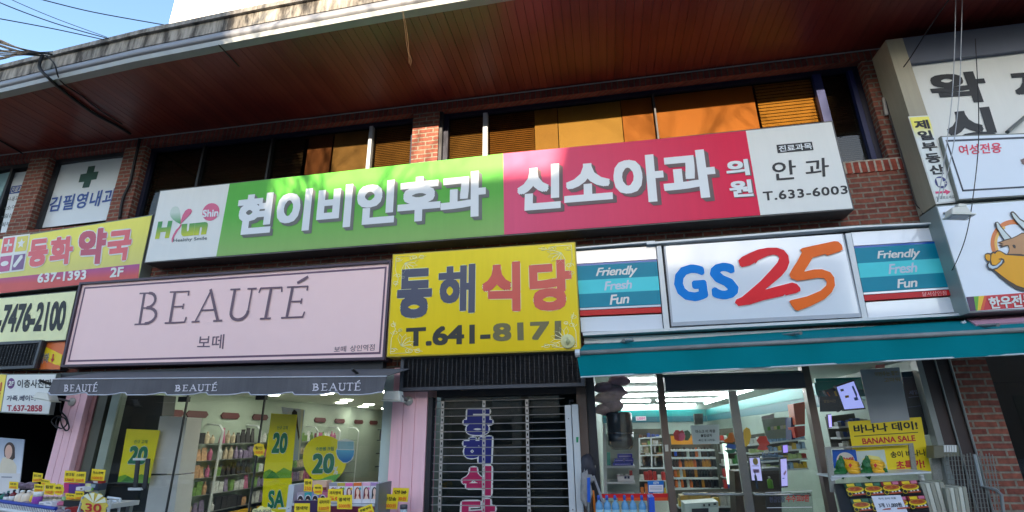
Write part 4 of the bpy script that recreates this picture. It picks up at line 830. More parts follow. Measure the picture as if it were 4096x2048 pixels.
def bottle(label, c, xc, yt, yb, wd, Y, mat, cap, lab=None, group=None, shape='bottle', cat='bottle'):
    a, b_ = P(c, xc, yt, Y), P(c, xc, yb, Y); r = (P(c, xc+wd/2, yb, Y)-P(c, xc-wd/2, yb, Y)).length/2; h = a.z-b_.z; b_.z -= .0
    t = T(shape, label, cat, tuple(b_), group)
    if shape == 'jar': G().lathe(b_,[(r*.9,0),(r,.02*h),(r,.62*h),(r*.95,.66*h),(0,.67*h)],16).obj('body',mat,t,True); G().lathe(b_+Vector((0,0,.66*h)),[(r*1.02,0),(r*1.02,.30*h),(r*.9,.33*h),(0,.34*h)],16).obj('lid',cap,t,True)
    else:
        G().lathe(b_,[(r*.9,0),(r,.03*h),(r,.62*h),(r*.85,.72*h),(r*.35,.80*h),(r*.32,.84*h),(0,.841*h)],16).obj('body',mat,t,True); G().lathe(b_+Vector((0,0,.84*h)),[(r*.4,0),(r*.4,.12*h),(r*.3,.16*h),(0,.161*h)],12).obj('cap',cap,t,True)
    if lab: G().lathe(b_+Vector((0,0,.18*h)),[(r*1.012,0),(r*1.012,.34*h)],16).obj('label_band',lab,t,True)
    return t
wcap = M('white_plastic',(232,232,228),.35); cream = M('cream_lotion',(236,214,190),.35)
bottle('cream lotion bottle with white cap nearest the red bottles','o',330,690,925,135,-1.1,cream,wcap); bottle('cream lotion bottle with white cap right of its twin','o',445,690,925,135,-1.12,cream,wcap)
bottle('cream lotion bottle at the back behind the two front ones','o',540,660,880,110,-1.0,cream,wcap)
bottle('dark red bottle with a small white label at the left table','o',190,680,905,80,-1.1,M('wine_bottle',(120,30,36),.2),darkgrey,M('label_white',(226,222,220),.5)); bottle('black bottle with a white label left of the dark red one','o',92,700,905,75,-1.1,M('black_bottle',(26,30,50),.2),M('teal_cap',(30,110,110),.4),M('label_white'))
bottle('green bottle at the left end of the table','o',20,720,905,70,-1.1,M('green_bottle',(24,104,84),.2),M('clear_cap',(170,180,180),.2))
bottle('yellow bottle right of the cream lotion bottles','o',530,720,935,65,-1.15,M('yellow_bottle',(240,206,60),.35),cream); bottle('white tub with a purple band in the middle of the left table','o',615,715,945,120,-1.2,M('purple_band',(150,70,170),.35),wcap,None,None,'jar','jar')
bottle('pale green small jar at the end of the white jars','o',1095,800,870,55,-1.2,M('pale_green_jar',(150,206,140),.35),M('pale_green_jar'),None,None,'jar','jar')
for k, xx in enumerate((720,800,880,960,1035)): bottle('low white jar in the row behind the pink packs','o',xx,800,905,80,-1.1,M('ivory_jar',(226,222,204),.4),M('taupe_lid',(186,174,150),.4),None,'white jars on the left table','jar','jar')
def box(name, label, cat, c, q, Y, d, mat, dec=(), group=None, bev=.002):
    qq = Q(c, q, Y); t = T(name, label, cat, tuple((qq[2]+qq[3])/2), group); G().prism(qq,(0,d,0)).obj('body', mat, t, bevel=bev)
    for k, (nm, mt, uv) in enumerate(dec): decal(t, nm, mt, qq, uv, .0015+.0008*k, .0006)
    return t, qq
pkw = M('white_pack',(226,222,226),.4); ppk = M('pink_pack',(206,110,140),.4)
box('soap_pack','white soap pack at the front of the left table','pack','o',(668,890,772,892,768,975,660,970),-1.3,.08,pkw,[('print',M('grey_print',(150,150,160),.5),rect(.2,.3,.8,.5))]); box('soap_pack','wider white soap pack right of its neighbour','pack','o',(776,885,885,890,880,975,772,972),-1.3,.08,pkw,[('print',M('grey_print'),rect(.15,.2,.85,.35))])
box('soap_pack','pink soap pack beside the white ones','pack','o',(930,885,1085,890,1075,955,925,950),-1.25,.1,ppk,[('print',pkw,rect(.1,.1,.5,.25))])
box('gift_box','purple and pink gift box under the tags marked 5700 and 2500','box','o',(1100,565,1380,575,1370,745,1095,735),-.95,.2,M('violet_box',(84,44,130),.4),[('side_print',M('magenta_print',(190,50,120),.4),rect(0,0,.3,1)),('edge_print',M('red_print',(210,60,80),.4),rect(0,0,.9,.08))])
box('carton','small white carton with a brown mark before the purple gift box','box','o',(1305,635,1440,640,1430,700,1298,695),-1.05,.08,pkw,[('print',M('brown_print',(120,80,60),.5),rect(.6,.3,.85,.7))]); box('carton','pale yellow carton under the mask pack tag','box','o',(1450,575,1530,578,1520,720,1440,715),-.9,.1,M('pale_yellow_face')); box('carton','dark carton with a silver window under the mask pack tag','box','o',(1520,570,1690,580,1660,700,1510,690),-.88,.1,M('navy_box',(40,50,70),.4),[('window',M('silver_print',(150,170,176),.3),rect(.1,.1,.75,.6)),('green_print',M('lime_green'),rect(.1,.65,.6,.95))])
box('carton','red and white carton behind the dark one','box','o',(1580,520,1745,528,1700,690,1640,690),-.84,.05,M('red_box',(170,40,40),.4),[('print',pkw,rect(.1,.05,.6,.3))])
g = G()
for k in range(26): g.ball(P('o',330+k*11,600+random.uniform(-20,45),-.98),random.uniform(.02,.035),5,(1.2,1,.7))
so = g.obj('sachet_heap', M('mixed_sachets',(130,106,120),.4,var=.9,scale=30)); tag(so,'heap of small dark and white sachets behind the cream lotion bottles','sachets'); kind(so,'stuff')
t = T('display_table','low cosmetics display table with black and red trays before the left pink pillar','table',(-5.2,-1.1,0)); za = P('o',400,925,-1.1).z
G().box(-6.9,-4.6,-1.4,-.75,za-.04,za).obj('table_top', M('table_white',(190,186,180),.5), t)
for x_, y_ in ((-6.85,-1.35),(-4.65,-1.35),(-6.85,-.8),(-4.65,-.8)): G().box(x_-.02,x_+.02,y_-.02,y_+.02,0,za-.04).obj('leg', grey, t)
slab('tray','o',(1095,865,1400,875,1360,985,1085,970),-1.3,.1,M('black_tray',(30,30,34),.4),t); slab('tray','o',(1115,990,1345,975,1300,1090,1110,1090),-1.45,.1,M('red_tray',(160,44,40),.4),t)
t = T('wire_basket','blue rimmed wire basket of small packs at the street side of the left table','basket',(-5.6,-1.75,0)); Yb = -1.7
rim = [P('o',-200,850,Yb),P('o',0,880,Yb),P('o',430,940,Yb),P('o',960,1010,Yb)]; G().tube(rim,.016,6).obj('rim', M('blue_plastic',(30,50,150),.35), t)
g = G()
for k in range(40):
    a = rim[0].lerp(rim[3],k/39) if False else (rim[1]+(rim[3]-rim[1])*(k/34-.15)); g.tube([a+Vector((0,-.01,-.01)),a+Vector((0,-.01,-.5))],.004,4)
g.obj('wires', wcap, t)
g = G().tube([a+Vector((0,-.016,-.05-.012*(k%2))) for k, a in enumerate([rim[1]+(rim[3]-rim[1])*(k/60-.15) for k in range(70)])],.012,5); g.obj('wavy_trim', wcap, t)
G().box(rim[0].x,rim[3].x,Yb+.02,Yb+.4,0,rim[3].z-.12).obj('liner', M('blue_plastic'), t)
g = G()
for k in range(60): u = k/60; g.ball(rim[0].lerp(rim[3],u)+Vector((0,random.uniform(.05,.3),-.07+random.uniform(-.03,.02))),.035,5,(1.3,1,.6))
kind(g.obj('small_packs', M('mixed_packs',(150,130,140),.4,var=.95,scale=25), t),'stuff')
t = T('offer_card','round flower edged glossy offer card reading 30 on a white stand','price sign',tuple(P('o',1600,1065,-1.6))); cq = Q('o',(1385,712,1868,735,1830,1180,1370,1150),-1.6)
G().prism([lerp(cq,.5+(.47+.03*math.cos(11*a_))*math.cos(a_),.5+(.47+.03*math.cos(11*a_))*math.sin(a_)) for a_ in [k*6.2832/66 for k in range(66)]],(0,.006,0)).obj('card', M('pale_gold_card',(232,206,90),.25,coat=.5), t)
text(t, redink, [lerp(cq,.2,.45),lerp(cq,.8,.45),lerp(cq,.8,.78),lerp(cq,.2,.78)], '30', .02, off=.003)
decal(t,'painted_wrap_glare',M('glare_cream',(250,246,214),.1),cq,[[(.5,.42),(.12,.16),(.28,.06)],[(.5,.42),(.36,.05),(.52,.03)],[(.52,.42),(.66,.05),(.84,.12)],[(.52,.44),(.9,.2),(.96,.38)]],.007); slab('stand','o',(1405,800,1420,800,1310,1150,1292,1150),-1.59,.02,alu,t); slab('stand','o',(1880,860,1898,860,1830,1150,1810,1150),-1.59,.02,alu,t)  # pale wedges paint the glare on the plastic wrap
t = T('offer_card','cream flower edged offer card at the bottom of the picture before the hair dye stand','price sign',tuple(P('p',200,900,-1.3))); cq = Q('p',(-30,820,410,822,400,1250,-20,1240),-1.3)
G().prism([lerp(cq,.5+(.47+.03*math.cos(11*a_))*math.cos(a_),.5+(.47+.03*math.cos(11*a_))*math.sin(a_)) for a_ in [k*6.2832/66 for k in range(66)]],(0,.006,0)).obj('card', M('cream_card',(244,236,160),.3), t)
text(t, M('grey_ink'), [lerp(cq,.2,.12),lerp(cq,.8,.12),lerp(cq,.8,.3),lerp(cq,.2,.3)], '마스카라', .015, off=.003); slab('stand','p',(410,850,560,850,560,870,410,870),-1.28,.02,alu,t)
t = T('wire_rack','small white wire rack beside the round glossy offer card','rack',tuple(P('o',1960,1065,-.9)))
for a, b_ in (((1850,815),(2065,840)),((2065,840),(2030,1100)),((1850,950),(2045,985)),((1880,870),(2010,890))): G().tube([P('o',*a,-.9),P('o',*b_,-.9)],.012,5).obj('bar', alu, t)
# hair dye stand
t = T('display_stand','white and pink hair dye display stand at the right of the cosmetics window','stand',(-3.3,-.7,0)); s0, s1 = P('p',615,505,-.55), P('p',1935,490,-.55)
G().box(s0.x,s0.x+.06,-.6,-.3,0,s0.z).obj('side_panel', alu, t); G().box(s1.x-.03,s1.x,-.6,-.3,0,s1.z).obj('side_panel', grey, t); G().box(s0.x+.06,s1.x-.03,-.34,-.3,0,s0.z-.02).obj('back_panel', M('magenta_panel',(206,90,130),.4), t)
zs_ = P('p',1500,790,-.6).z; G().box(s0.x+.06,s1.x-.03,-.62,-.34,zs_-.02,zs_).obj('shelf', alu, t); G().box(s0.x+.06,s1.x-.03,-.72,-.62,zs_-.32,zs_-.30).obj('shelf', alu, t)
skin = M('printed_face',(244,206,184),.5)
def dye(label, q, bc, hc, dot, Y=-.58):
    box('hair_dye_box', label, 'box', 'p', q, Y, .07, pkw, [('brand_band',bc,rect(0,0,1,.17)),('printed_hair',hc,oval(.5,.50,.36,.27,18)),('printed_hair',hc,[(.16,.5),(.84,.5),(.90,.82),(.10,.82)]),('printed_face',skin,oval(.52,.46,.2,.17,14)),('printed_shoulders',skin,[(.42,.6),(.6,.6),(.78,.8),(.24,.8)]),('printed_dot',dot,oval(.82,.30,.12,.07,12)),('printed_strip',pkw,rect(0,.80,1,1))])
lil = M('lilac_print',(176,140,190),.4); tl = M('teal_print',(60,160,170),.4); brn = M('auburn',(120,52,44),.5); dkh = M('dark_hair',(48,36,40),.5); hotp = M('hot_pink',(224,110,170),.4); gol = M('olive_gold',(190,170,80),.4)
dye('leftmost white hair dye box with a grey band in the tall row',(1165,482,1282,480,1282,775,1168,775),M('grey_print'),M('brown_print'),lil); dye('white hair dye box with an olive gold band',(1286,482,1400,480,1402,775,1288,775),gol,M('brown_print'),M('lime_green'))
dye('white hair dye box with a bright pink band',(1405,485,1515,482,1518,778,1407,778),hotp,brn,M('wedge_yellow')); dye('white hair dye box with an orange band and long red hair',(1525,480,1645,476,1645,782,1525,782),M('stripe_orange'),M('red_hair',(150,50,36),.5),tl)
dye('white hair dye box with a pale pink band and short wine hair',(1655,476,1772,474,1772,782,1655,782),M('pale_pink',(238,180,206),.4),M('wine_hair',(110,30,50),.5),hotp); dye('white hair dye box with a lilac band at the right end of the tall row',(1778,476,1890,474,1888,782,1778,782),lil,dkh,tl)
for lb, x_, cc in (('grey hair dye box with black hair at the left of the low row',690,M('mauve_grey',(176,160,170),.4)),('teal hair dye box with black hair in the low row',800,M('teal_box',(60,176,180),.4)),('periwinkle hair dye box with black hair in the low row',905,M('periwinkle',(150,170,220),.4)),('pink hair dye box with black hair at the right of the low row',1018,M('rose_box',(214,120,150),.4))):
    box('hair_dye_box', lb, 'box', 'p', (x_,628,x_+108,624,x_+108,752,x_,756), -.66, .07, cc, [('printed_arch',pkw,oval(.5,.75,.42,.5,14,180,360)),('printed_hair',dkh,oval(.5,.85,.36,.48,14,180,360)),('printed_face',skin,oval(.45,.92,.16,.16,12))])
box('hair_dye_tray','dark purple tray under the low row of hair dye boxes','tray','p',(648,748,995,744,990,925,645,930),-.69,.1,M('dark_purple',(60,40,80),.4)); box('carton','beige carton of eye products behind the wavy price tag','box','p',(918,455,1128,450,1128,590,920,590),-.56,.1,M('beige_box',(216,176,150),.4),[('print',brn,rect(0,.7,1,1))])
bottle('clear plastic bottle with a grey lid at the foot of the right pink pillar','p',2255,800,1000,100,-.5,M('clear_plastic',(190,200,206),.15),M('dark_lid',(80,80,88),.4),None,None,'jar','jar')
# posters and things inside the cosmetics shop
lime = M('lime_poster',(244,224,0),.35,var=.05); dgr = M('deep_green_print',(16,120,84),.4); mgr = M('leaf_green_print',(120,170,40),.4)
def poster(label, c, q, Y, rows, mat=lime, hills=True, th=.003, name='poster'):
    t, qq = card(label, c, q, Y, [], mat, name, 'poster', None, th)
    if hills: decal(t,'printed_hill',mgr,qq,[(0,1),(0,.90),(.2,.86),(.45,.92),(.7,.84),(1,.90),(1,1)],.0015); decal(t,'printed_hill',M('fresh_green',(60,130,40),.4),qq,[(.1,1),(.3,.88),(.5,.95),(.6,1)],.0025)
    for s_, u0, v0, u1, v1, mt, b_, hl in rows: text(t, mt, [lerp(qq,u0,v0),lerp(qq,u1,v0),lerp(qq,u1,v1),lerp(qq,u0,v1)], s_, b_, off=.004, halo=white if hl else None, hb=.03)
    return t, qq
poster('lime poster reading 20 behind the glass door handle','i',(922,683,1165,693,1085,1078,855,1070),.148,[('20',.22,.32,.78,.66,dgr,.04,1),('신규 고객',.3,.2,.7,.27,dgr,.015,0)])
poster('lime poster reading 20 beside the pale blue banner','j',(700,570,888,580,845,1040,640,1045),.148,[('20',.20,.30,.75,.62,dgr,.04,1),('신규 고객',.3,.19,.7,.25,dgr,.012,0)])
poster('lime poster with SA at the bottom of the cosmetics window','j',(645,1045,850,1038,835,1400,620,1400),.149,[('SA',.22,.25,.78,.62,dgr,.03,1)],hills=False)
t = T('poster','round lime speech bubble poster with a blue cream jar','poster',tuple(P('A4',520,980,.14))); cq = Q('A4',(288,478,760,484,752,985,300,978),.145)
G().prism([lerp(cq,u,v) for u, v in [(.5+.5*math.cos(rad(a)),.5+.5*math.sin(rad(a))) for a in range(120,425,8)]+[(.74,.93),(.72,1.02)]],(0,.004,0)).obj('card', lime, t)
decal(t,'printed_hill',M('pale_leaf',(120,190,90),.4),cq,[(.1,.93),(.4,.93),(.62,.85),(.88,.80),(.78,.92),(.72,1.0),(.7,.95)],.0012)
text(t, dgr, Q('A4',(405,672,638,668,618,880,390,885),.14), '20', .04, halo=white, hb=.03); text(t, white, Q('A4',(620,810,668,806,664,892,614,892),.138), '%', .02); text(t, dgr, Q('A4',(432,602,622,598,620,642,430,640),.14), '수분쌤 크림', .02)
jq = Q('A4',(645,515,845,520,842,780,642,775),.138); decal(t,'jar_outline',white,jq,[(.08,.08),(.5,-.02),(.96,.08),(.97,.36),(1.0,.5),(.92,.8),(.62,.98),(.4,.98),(.08,.78),(0,.5),(.07,.36)],.002); decal(t,'jar_body',GRAD('jar_blue_print',(30,110,180),(110,200,226),1.35,1.5,.3),jq,[(.03,.45),(.97,.45),(.94,.66),(.80,.85),(.6,.95),(.4,.95),(.18,.82),(.05,.62)],.004); decal(t,'jar_lid',M('jar_lid_print',(150,190,200),.3),jq,rect(.10,.10,.94,.42),.005)
t, qq = card('tall pale blue banner with a long haired figure inside the cosmetics shop','A4',(68,178,314,208,255,742,180,740),.6,[],GRAD('pale_blue_banner',(150,176,226),(206,220,246),1.2,2.0,.4),'banner','banner')
decal(t,'printed_hair',dkh,qq,[(.45,.08),(.55,.02),(.68,.06),(.72,.3),(.86,.55),(.80,.62),(.70,.45),(.58,.2),(.42,.14)],.002); decal(t,'printed_stripe',white,qq,rect(.86,0,.96,1),.002)
dl = EM('downlight_glow',(250,252,236),12)
for k, (x_, y_) in enumerate(((485,48),(700,140),(755,112),(930,182),(990,158),(1170,200))):
    p_ = PZ('A4',x_,y_,2.285); tag(G().lathe(p_,[(.001,0),(.11,.001),(.12,.012),(.001,.013)],16).obj('downlight', dl),'unseen round ceiling light added to brighten the cosmetics shop','ceiling light','round ceiling lights in the cosmetics shop')
for x_ in (-5.6,-4.6,-3.6):  # extra lamps behind the awning, added to brighten the shop
    for y_ in (1.2,2.6): tag(G().lathe((x_,y_,2.285),[(.001,0),(.11,.001),(.12,.012),(.001,.013)],16).obj('downlight', dl),'unseen round ceiling light added to brighten the cosmetics shop','ceiling light','round ceiling lights in the cosmetics shop')
plq = M('maroon_plaque',(92,34,38),.5); X_ = -6.27
for y_ in (1.25,1.75,2.5,3.3,4.4,5.4,6.3,7.3,8.2):
    L_ = .46 if y_ < 4 else .5; zz = 1.96
    o = G().prism([(X_,y_-L_/2,zz),(X_,y_-L_/2+.05,zz+.05),(X_,y_+L_/2-.05,zz+.05),(X_,y_+L_/2,zz),(X_,y_+L_/2-.05,zz-.05),(X_,y_-L_/2+.05,zz-.05)],(.02,0,0)).obj('wall_plaque', plq)
    tag(o,'maroon lozenge plaque on the cosmetics shop wall above the racks','plaque','plaques above the racks')
cols = [('white',(226,226,220)),('green',(120,156,84)),('pink',(190,104,140)),('black',(50,48,52)),('beige',(206,186,160)),('lilac',(140,124,156)),('orange',(206,160,124))]
PKM = []
for nm, cc in cols:
    for kd, kn in enumerate(('box','pouch','bottle')):
        if kd == 0: g = G().box(0,.05,-.05,.05,0,.15).box(.0501,.052,-.035,.035,.03,.07).box(.0501,.052,-.03,.03,.09,.12)
        elif kd == 1: g = G().add([(0,-.05,0),(.05,-.045,0),(.05,.045,0),(0,.05,0),(.02,-.04,.15),(.025,-.04,.15),(.025,.04,.15),(.02,.04,.15)],[(0,3,2,1),(4,5,6,7),(0,1,5,4),(1,2,6,5),(2,3,7,6),(3,0,4,7)]).box(.021,.024,-.04,.04,.151,.19)
        else: g = G().lathe((.03,0,0),[(.034,0),(.036,.01),(.036,.10),(.014,.13),(.014,.16),(0,.161)],10)
        me = g.obj('hanging_pack' if kd < 2 else 'lotion_bottle', M('pack_'+nm,cc,.35,var=.5,scale=26)); tag(me,'%s %s on the wall racks in the cosmetics shop' % (nm,kn),kn if kd != 1 else 'pouch','%ss on the wall racks' % ('boxe' if kd == 0 else 'pouche' if kd == 1 else kn)); PKM.append(me)
R = random.Random(11); first = set()
for k in range(6):
    y0 = 1.08+.95*k; t = T('wall_rack', ['first','second','third','fourth','fifth','sixth'][k]+' wire wall rack from the cosmetics shop window','rack',(-6.2,y0+.45,0))
    for yy in (y0,y0+.93): G().tube([(-6.26,yy,.3),(-6.0,yy,.34),(-5.98,yy,1.72),(-6.05,yy,1.8),(-6.26,yy,1.82)],.014,6).obj('upright', alu, t)
    for zz in (.55,.80,1.04,1.28,1.52): G().box(-6.26,-6.0,y0+.02,y0+.91,zz,zz+.008).obj('shelf', grey, t)
    if k < 5:
        for zz in (.56,.81,1.05,1.29,1.53):
            j = 0; ci_ = R.randrange(7)
            while j < 7:
                if R.random() < .5: ci_ = R.randrange(21)
                src = PKM[ci_]; o = src if ci_ not in first else src.copy()
                if ci_ in first: C.objects.link(o)
                first.add(ci_); o.location = (-6.08,y0+.10+j*.122,zz); o.scale = (1,R.uniform(.95,1.2),R.uniform(.75,1.25)); o.rotation_euler[2] = R.uniform(-.15,.15); j += 1
    G().box(-6.26,-5.9,y0+.01,y0+.92,0,.5).obj('base_cabinet', M('dark_cabinet',(44,52,54),.4), t); G().box(-5.898,-5.895,y0+.05,y0+.85,.46,.52).obj('price_rail', M('ochre_rail',(206,160,40),.5), t)
for k, e in enumerate(PKM):
    if k not in first: bpy.data.objects.remove(e)
t = T('shelf_unit','dark shelving with blue and white cosmetics deep in the cosmetics shop','shelves',(-4.2,7,0))
G().box(-5.6,-2.6,7.4,7.44,0,1.75).obj('back_panel', M('dark_cabinet'), t)
for zz in (.9,1.2,1.5,1.75): G().box(-5.6,-2.6,7.0,7.4,zz,zz+.02).obj('shelf', M('smoked_shelf',(60,70,74),.2), t)
for k in range(30): 
    cc = cols[R.randrange(7)]; o = G().box(-.06,.06,-.05,.05,0,R.uniform(.12,.24)).obj('cosmetics_box', M('pack_'+cc[0])); o.location = (-5.5+.1*k if k < 28 else -3,7.1,1.221 if k % 2 else 1.521); tag(o,'%s cosmetics box on the dark shelving deep in the cosmetics shop' % cc[0],'box','boxes on the dark shelving')
box('portrait_poster','portrait poster of a person in a pale top inside the dark stair entrance','poster','A3',(-40,610,222,630,168,1120,-60,1120),.25,.01,GRAD('portrait_backdrop',(226,230,236),(130,150,176),1.2,1.75,.4),[('printed_panel',M('label_white'),rect(0,.64,1,1)),('printed_top',M('ivory_print',(226,214,190),.5),[(.3,.36),(.62,.36),(.82,.5),(.84,.64),(.2,.64),(.22,.48)]),('printed_hair',M('brown_hair',(70,52,50),.5),oval(.52,.22,.19,.15,20)),('printed_hair',M('brown_hair'),[(.33,.22),(.71,.22),(.74,.36),(.66,.4),(.36,.34)]),('printed_face',M('printed_skin',(222,180,160),.5),oval(.50,.25,.13,.13,18)),('printed_line',M('grey_print'),rect(.3,.7,.7,.72))])
# ------------------------------------------------------------------ inside the convenience store
tube_m = EM('fluorescent_glow',(240,252,255),8); ZC = 2.27
def ctube(p0, p1, lb='lit white ceiling tube inside the convenience store'):
    t = T('ceiling_tube', lb, 'ceiling light', tuple((p0+p1)/2), 'fluorescent tubes on the store ceiling')
    d = (p1-p0).normalized(); G().tube([p0+d*.03,p1-d*.03], .02, 8).obj('tube', tube_m, t); 
    G().tube([p0+Vector((0,0,.028)),p1+Vector((0,0,.028))], .022, 4).obj('batten', alu, t)
for r_y in (330,392,440,480,515,545,567):
    a = PZ('l',690,r_y,ZC); yy = a.y
    if yy < .7: yy = .7
    ctube(Vector((.28,yy,ZC)),Vector((1.0,yy,ZC))); 
    x0 = max(1.08, PZ('l',860,r_y-3,ZC).x*.0+1.08); ctube(Vector((x0,yy,ZC)),Vector((2.28,yy,ZC)))
for k in range(5): ctube(Vector((2.42,2.2+1.22*k,ZC)),Vector((2.42,3.36+1.22*k,ZC)))
def band(name, x0, x1, y, z0, z1, mt, par, d=.02): G().box(x0,x1,y-d,y,z0,z1).obj(name, mt, par)
tealb = M('store_teal',(20,140,140),.4); tealb2 = M('store_deep_teal',(10,100,116),.4)
t = T('wall_bands','white and teal fascia boards round the top of the store walls','wall panel',(1.5,8.7,1.8))
band('teal_band',-.1,2.5,8.75,2.0,2.16,tealb,t); band('deep_teal_band',-.1,2.5,8.74,1.86,1.999,tealb2,t)
G().box(2.50,2.53,1.3,8.7,2.0,2.15).obj('teal_band', tealb, t); G().box(2.51,2.54,1.3,8.7,1.87,1.999).obj('deep_teal_band', tealb2, t)
G().box(2.52,3.19,1.3,1.33,2.06,2.2).obj('teal_band', tealb, t); G().box(2.52,3.19,1.305,1.33,1.98,2.059).obj('deep_teal_band', tealb2, t)
t = T('drinks_shelf','open white drinks shelf with four lit levels behind the left sliding door','shelves',(1.5,4.2,0)); Yd = 4.0
xa, xb = P('l',905,1000,Yd).x, P('l',1195,1000,Yd).x; zl_ = [P('l',1050,y_,Yd).z for y_ in (832,888,962,1036,1112)]
G().box(xa-.05,xb+.05,Yd+.3,Yd+.34,0,zl_[0]+.25).obj('back_panel', M('dim_back',(90,86,74),.6), t)
for zz in zl_: G().box(xa-.05,xb+.05,Yd-.02,Yd+.3,zz-.03,zz).obj('shelf', alu, t)
G().box(xa-.1,xa-.05,Yd,Yd+.34,0,zl_[0]+.25).obj('side_panel', alu, t); G().box(xb+.05,xb+.1,Yd,Yd+.34,0,zl_[0]+.25).obj('side_panel', M('olive_metal'), t)
G().box(xa,xb,Yd-.03,Yd+.0,zl_[0]+.08,zl_[0]+.22).obj('header_panel', M('amber_panel',(232,150,40),.4), t)
dm = []
for nm, cc in (('dark brown',(60,36,26)),('amber',(196,130,40)),('clear',(190,196,190)),('black',(26,26,30)),('orange',(220,110,50))):
    o = G().lathe((0,0,0),[(.03,0),(.032,.01),(.032,.09),(.014,.125),(.014,.15),(0,.151)],8).obj('drink_bottle', M('drink_'+nm.split()[-1],cc,.15), None, True); tag(o,nm+' bottle standing on the drinks shelf in the convenience store','bottle','bottles on the drinks shelf'); dm.append(o)
used = set(); R = random.Random(3)
for zi, zz in enumerate(zl_[1:]):
    n_ = 13
    for k in range(n_):
        c_ = R.choice((0,0,1,2,3,3,4)) if zi != 1 else R.choice((0,3,1,1,4)); o = dm[c_] if c_ not in used else dm[c_].copy()
        if c_ in used: C.objects.link(o)
        used.add(c_); o.location = (xa+.02+(xb-xa-.02)*k/n_,Yd+.06,zz+.001); o.scale = (.9,.9,R.uniform(.8,1.1))
for k, e in enumerate(dm):
    if k not in used: bpy.data.objects.remove(e)
bottle('blue bottle on the top level of the drinks shelf','l',915,835,880,20,Yd,M('blue_drink',(30,80,190),.2),wcap)
t = T('fridge','glass fronted fridge with six panes at the back of the convenience store','fridge',(.6,6.6,0)); fq = Q('u',(600,640,820,625,830,910,605,912),6.0)
G().prism([a+Vector((0,.05,0)) for a in fq],(0,.5,0)).obj('cabinet', M('dim_back'), t)
for u0, v0, u1, v1 in ((0,0,.06,1),(.47,0,.53,1),(.94,0,1,1),(.06,0,.94,.04),(.06,.24,.94,.28),(.06,.55,.94,.59),(.06,.95,.94,1)): decal(t,'frame',alu,fq,rect(u0,v0,u1,v1),.01,.03)
for k in range(24):
    u = .1+.035*(k%12)*2.1; u = u if u < .44 else u+.02; v = (.50,.90)[k//12]; a = lerp(fq,min(u,.9),v)+Vector((0,.045,0)); 
    o = G().box(a.x-.05,a.x+.05,a.y-.03,a.y,a.z,a.z+R.uniform(.12,.25)).obj('food_pack', M(('pack_white','pack_green','pack_orange','pack_beige')[k%4])); tag(o,'%s food pack behind the fridge glass at the back of the store' % ('white','green','orange','beige')[k%4],'pack','packs in the fridge')
t = T('shelf_unit','white shelf unit with blue cartons inside the left store window','shelves',(.15,.9,0)); ys = .9
slab('upright','u',(285,520,312,520,330,1300,300,1300),ys,.04,alu,t); slab('back_panel','u',(315,600,600,600,610,1140,330,1140),ys+.34,.02,M('pale_panel',(170,180,170),.5),t)
for y_ in (885,1025,1140): slab('shelf','u',(315,y_,570,y_-4,572,y_+14,317,y_+18),ys-.02,.34,alu,t)
cobalt = M('cobalt_pack',(40,50,190),.3); 
for k, (q_, lb) in enumerate(((( 390,820,470,818,472,850,388,852),'blue carton at the left of the upper store window shelf'),((475,818,555,816,556,850,476,850),'blue carton at the right of the upper store window shelf'),((415,780,545,778,546,815,416,818),'blue carton on top of the two blue cartons'),((375,856,552,852,552,880,376,884),'long blue carton lying on the upper store window shelf'))):
    box('carton',lb,'box','u',q_,ys-.0,.12,cobalt,[('print',M('violet_print',(170,160,240),.3),rect(.1,.4,.9,.7))])
box('carton','mint carton at the left end of the store window shelf','box','u',(322,765,352,765,354,880,325,880),ys,.1,M('mint_carton',(70,180,160),.4)); box('carton','red carton on the lower store window shelf','box','u',(520,925,545,925,548,965,522,968),ys,.1,M('red_box'))
box('carton','white carton with two dark cans printed on it','box','u',(415,975,560,970,562,1018,416,1022),ys-.01,.1,pkw,[('print',M('navy_print',(40,44,90),.4),rect(.42,.05,.56,.5)),('print',M('navy_print'),rect(.6,.05,.74,.5))])
for k, xx in enumerate((425,455,500)): bottle('pink jar on the lower store window shelf','u',xx,955,985,26,ys+.1,M('pale_pink'),wcap,None,'pink jars in the store window','jar','jar')
mau = M('mauve_cloth',(186,150,164),.8,var=.4,scale=14,bump=.4); t = T('hat_stack','stack of dark mauve hats hanging inside the left store window','hats',tuple(P('u',380,400,.35)))
for (x_, y_, rx, rz, dx) in ((430,140,.16,.045,.02),(300,200,.15,.05,0),(390,235,.17,.06,0),(330,290,.19,.05,0),(370,350,.15,.07,0),(300,390,.13,.05,0)):
    g = G().ball(P('u',x_,y_,.35+dx),rx*.8,9,(1,.6,rz/rx*1.5),.06); g.obj('hat', mau, t, True)
o_ = T('hanging_bag','black cylinder shaped bag hanging below the mauve hats','bag',tuple(P('u',420,700,.35))); pa_ = P('u',425,415,.35); pb_ = P('u',425,740,.35)
G().lathe(Vector((pa_.x,.35,pb_.z)),[(.10,0),(.14,.05),(.14,.16),(.13,.165),(.135,.17),(.14,.36),(.12,pa_.z-pb_.z),(0,pa_.z-pb_.z+.002)],18).obj('bag', M('black_vinyl',(46,52,56),.25), o_, True)
G().lathe(Vector((pa_.x,.35,pb_.z+.16)),[(.142,0),(.145,.006),(.142,.012)],18).obj('zip', steel, o_)
slab('red_strip','u',(275,1130,858,1125,858,1160,285,1165),.045,.012,M('red_strip',(210,30,36),.35),B) ; slab('orange_strip','u',(420,1162,858,1160,860,1188,420,1190),.045,.012,M('orange_strip',(226,90,40),.35),B)
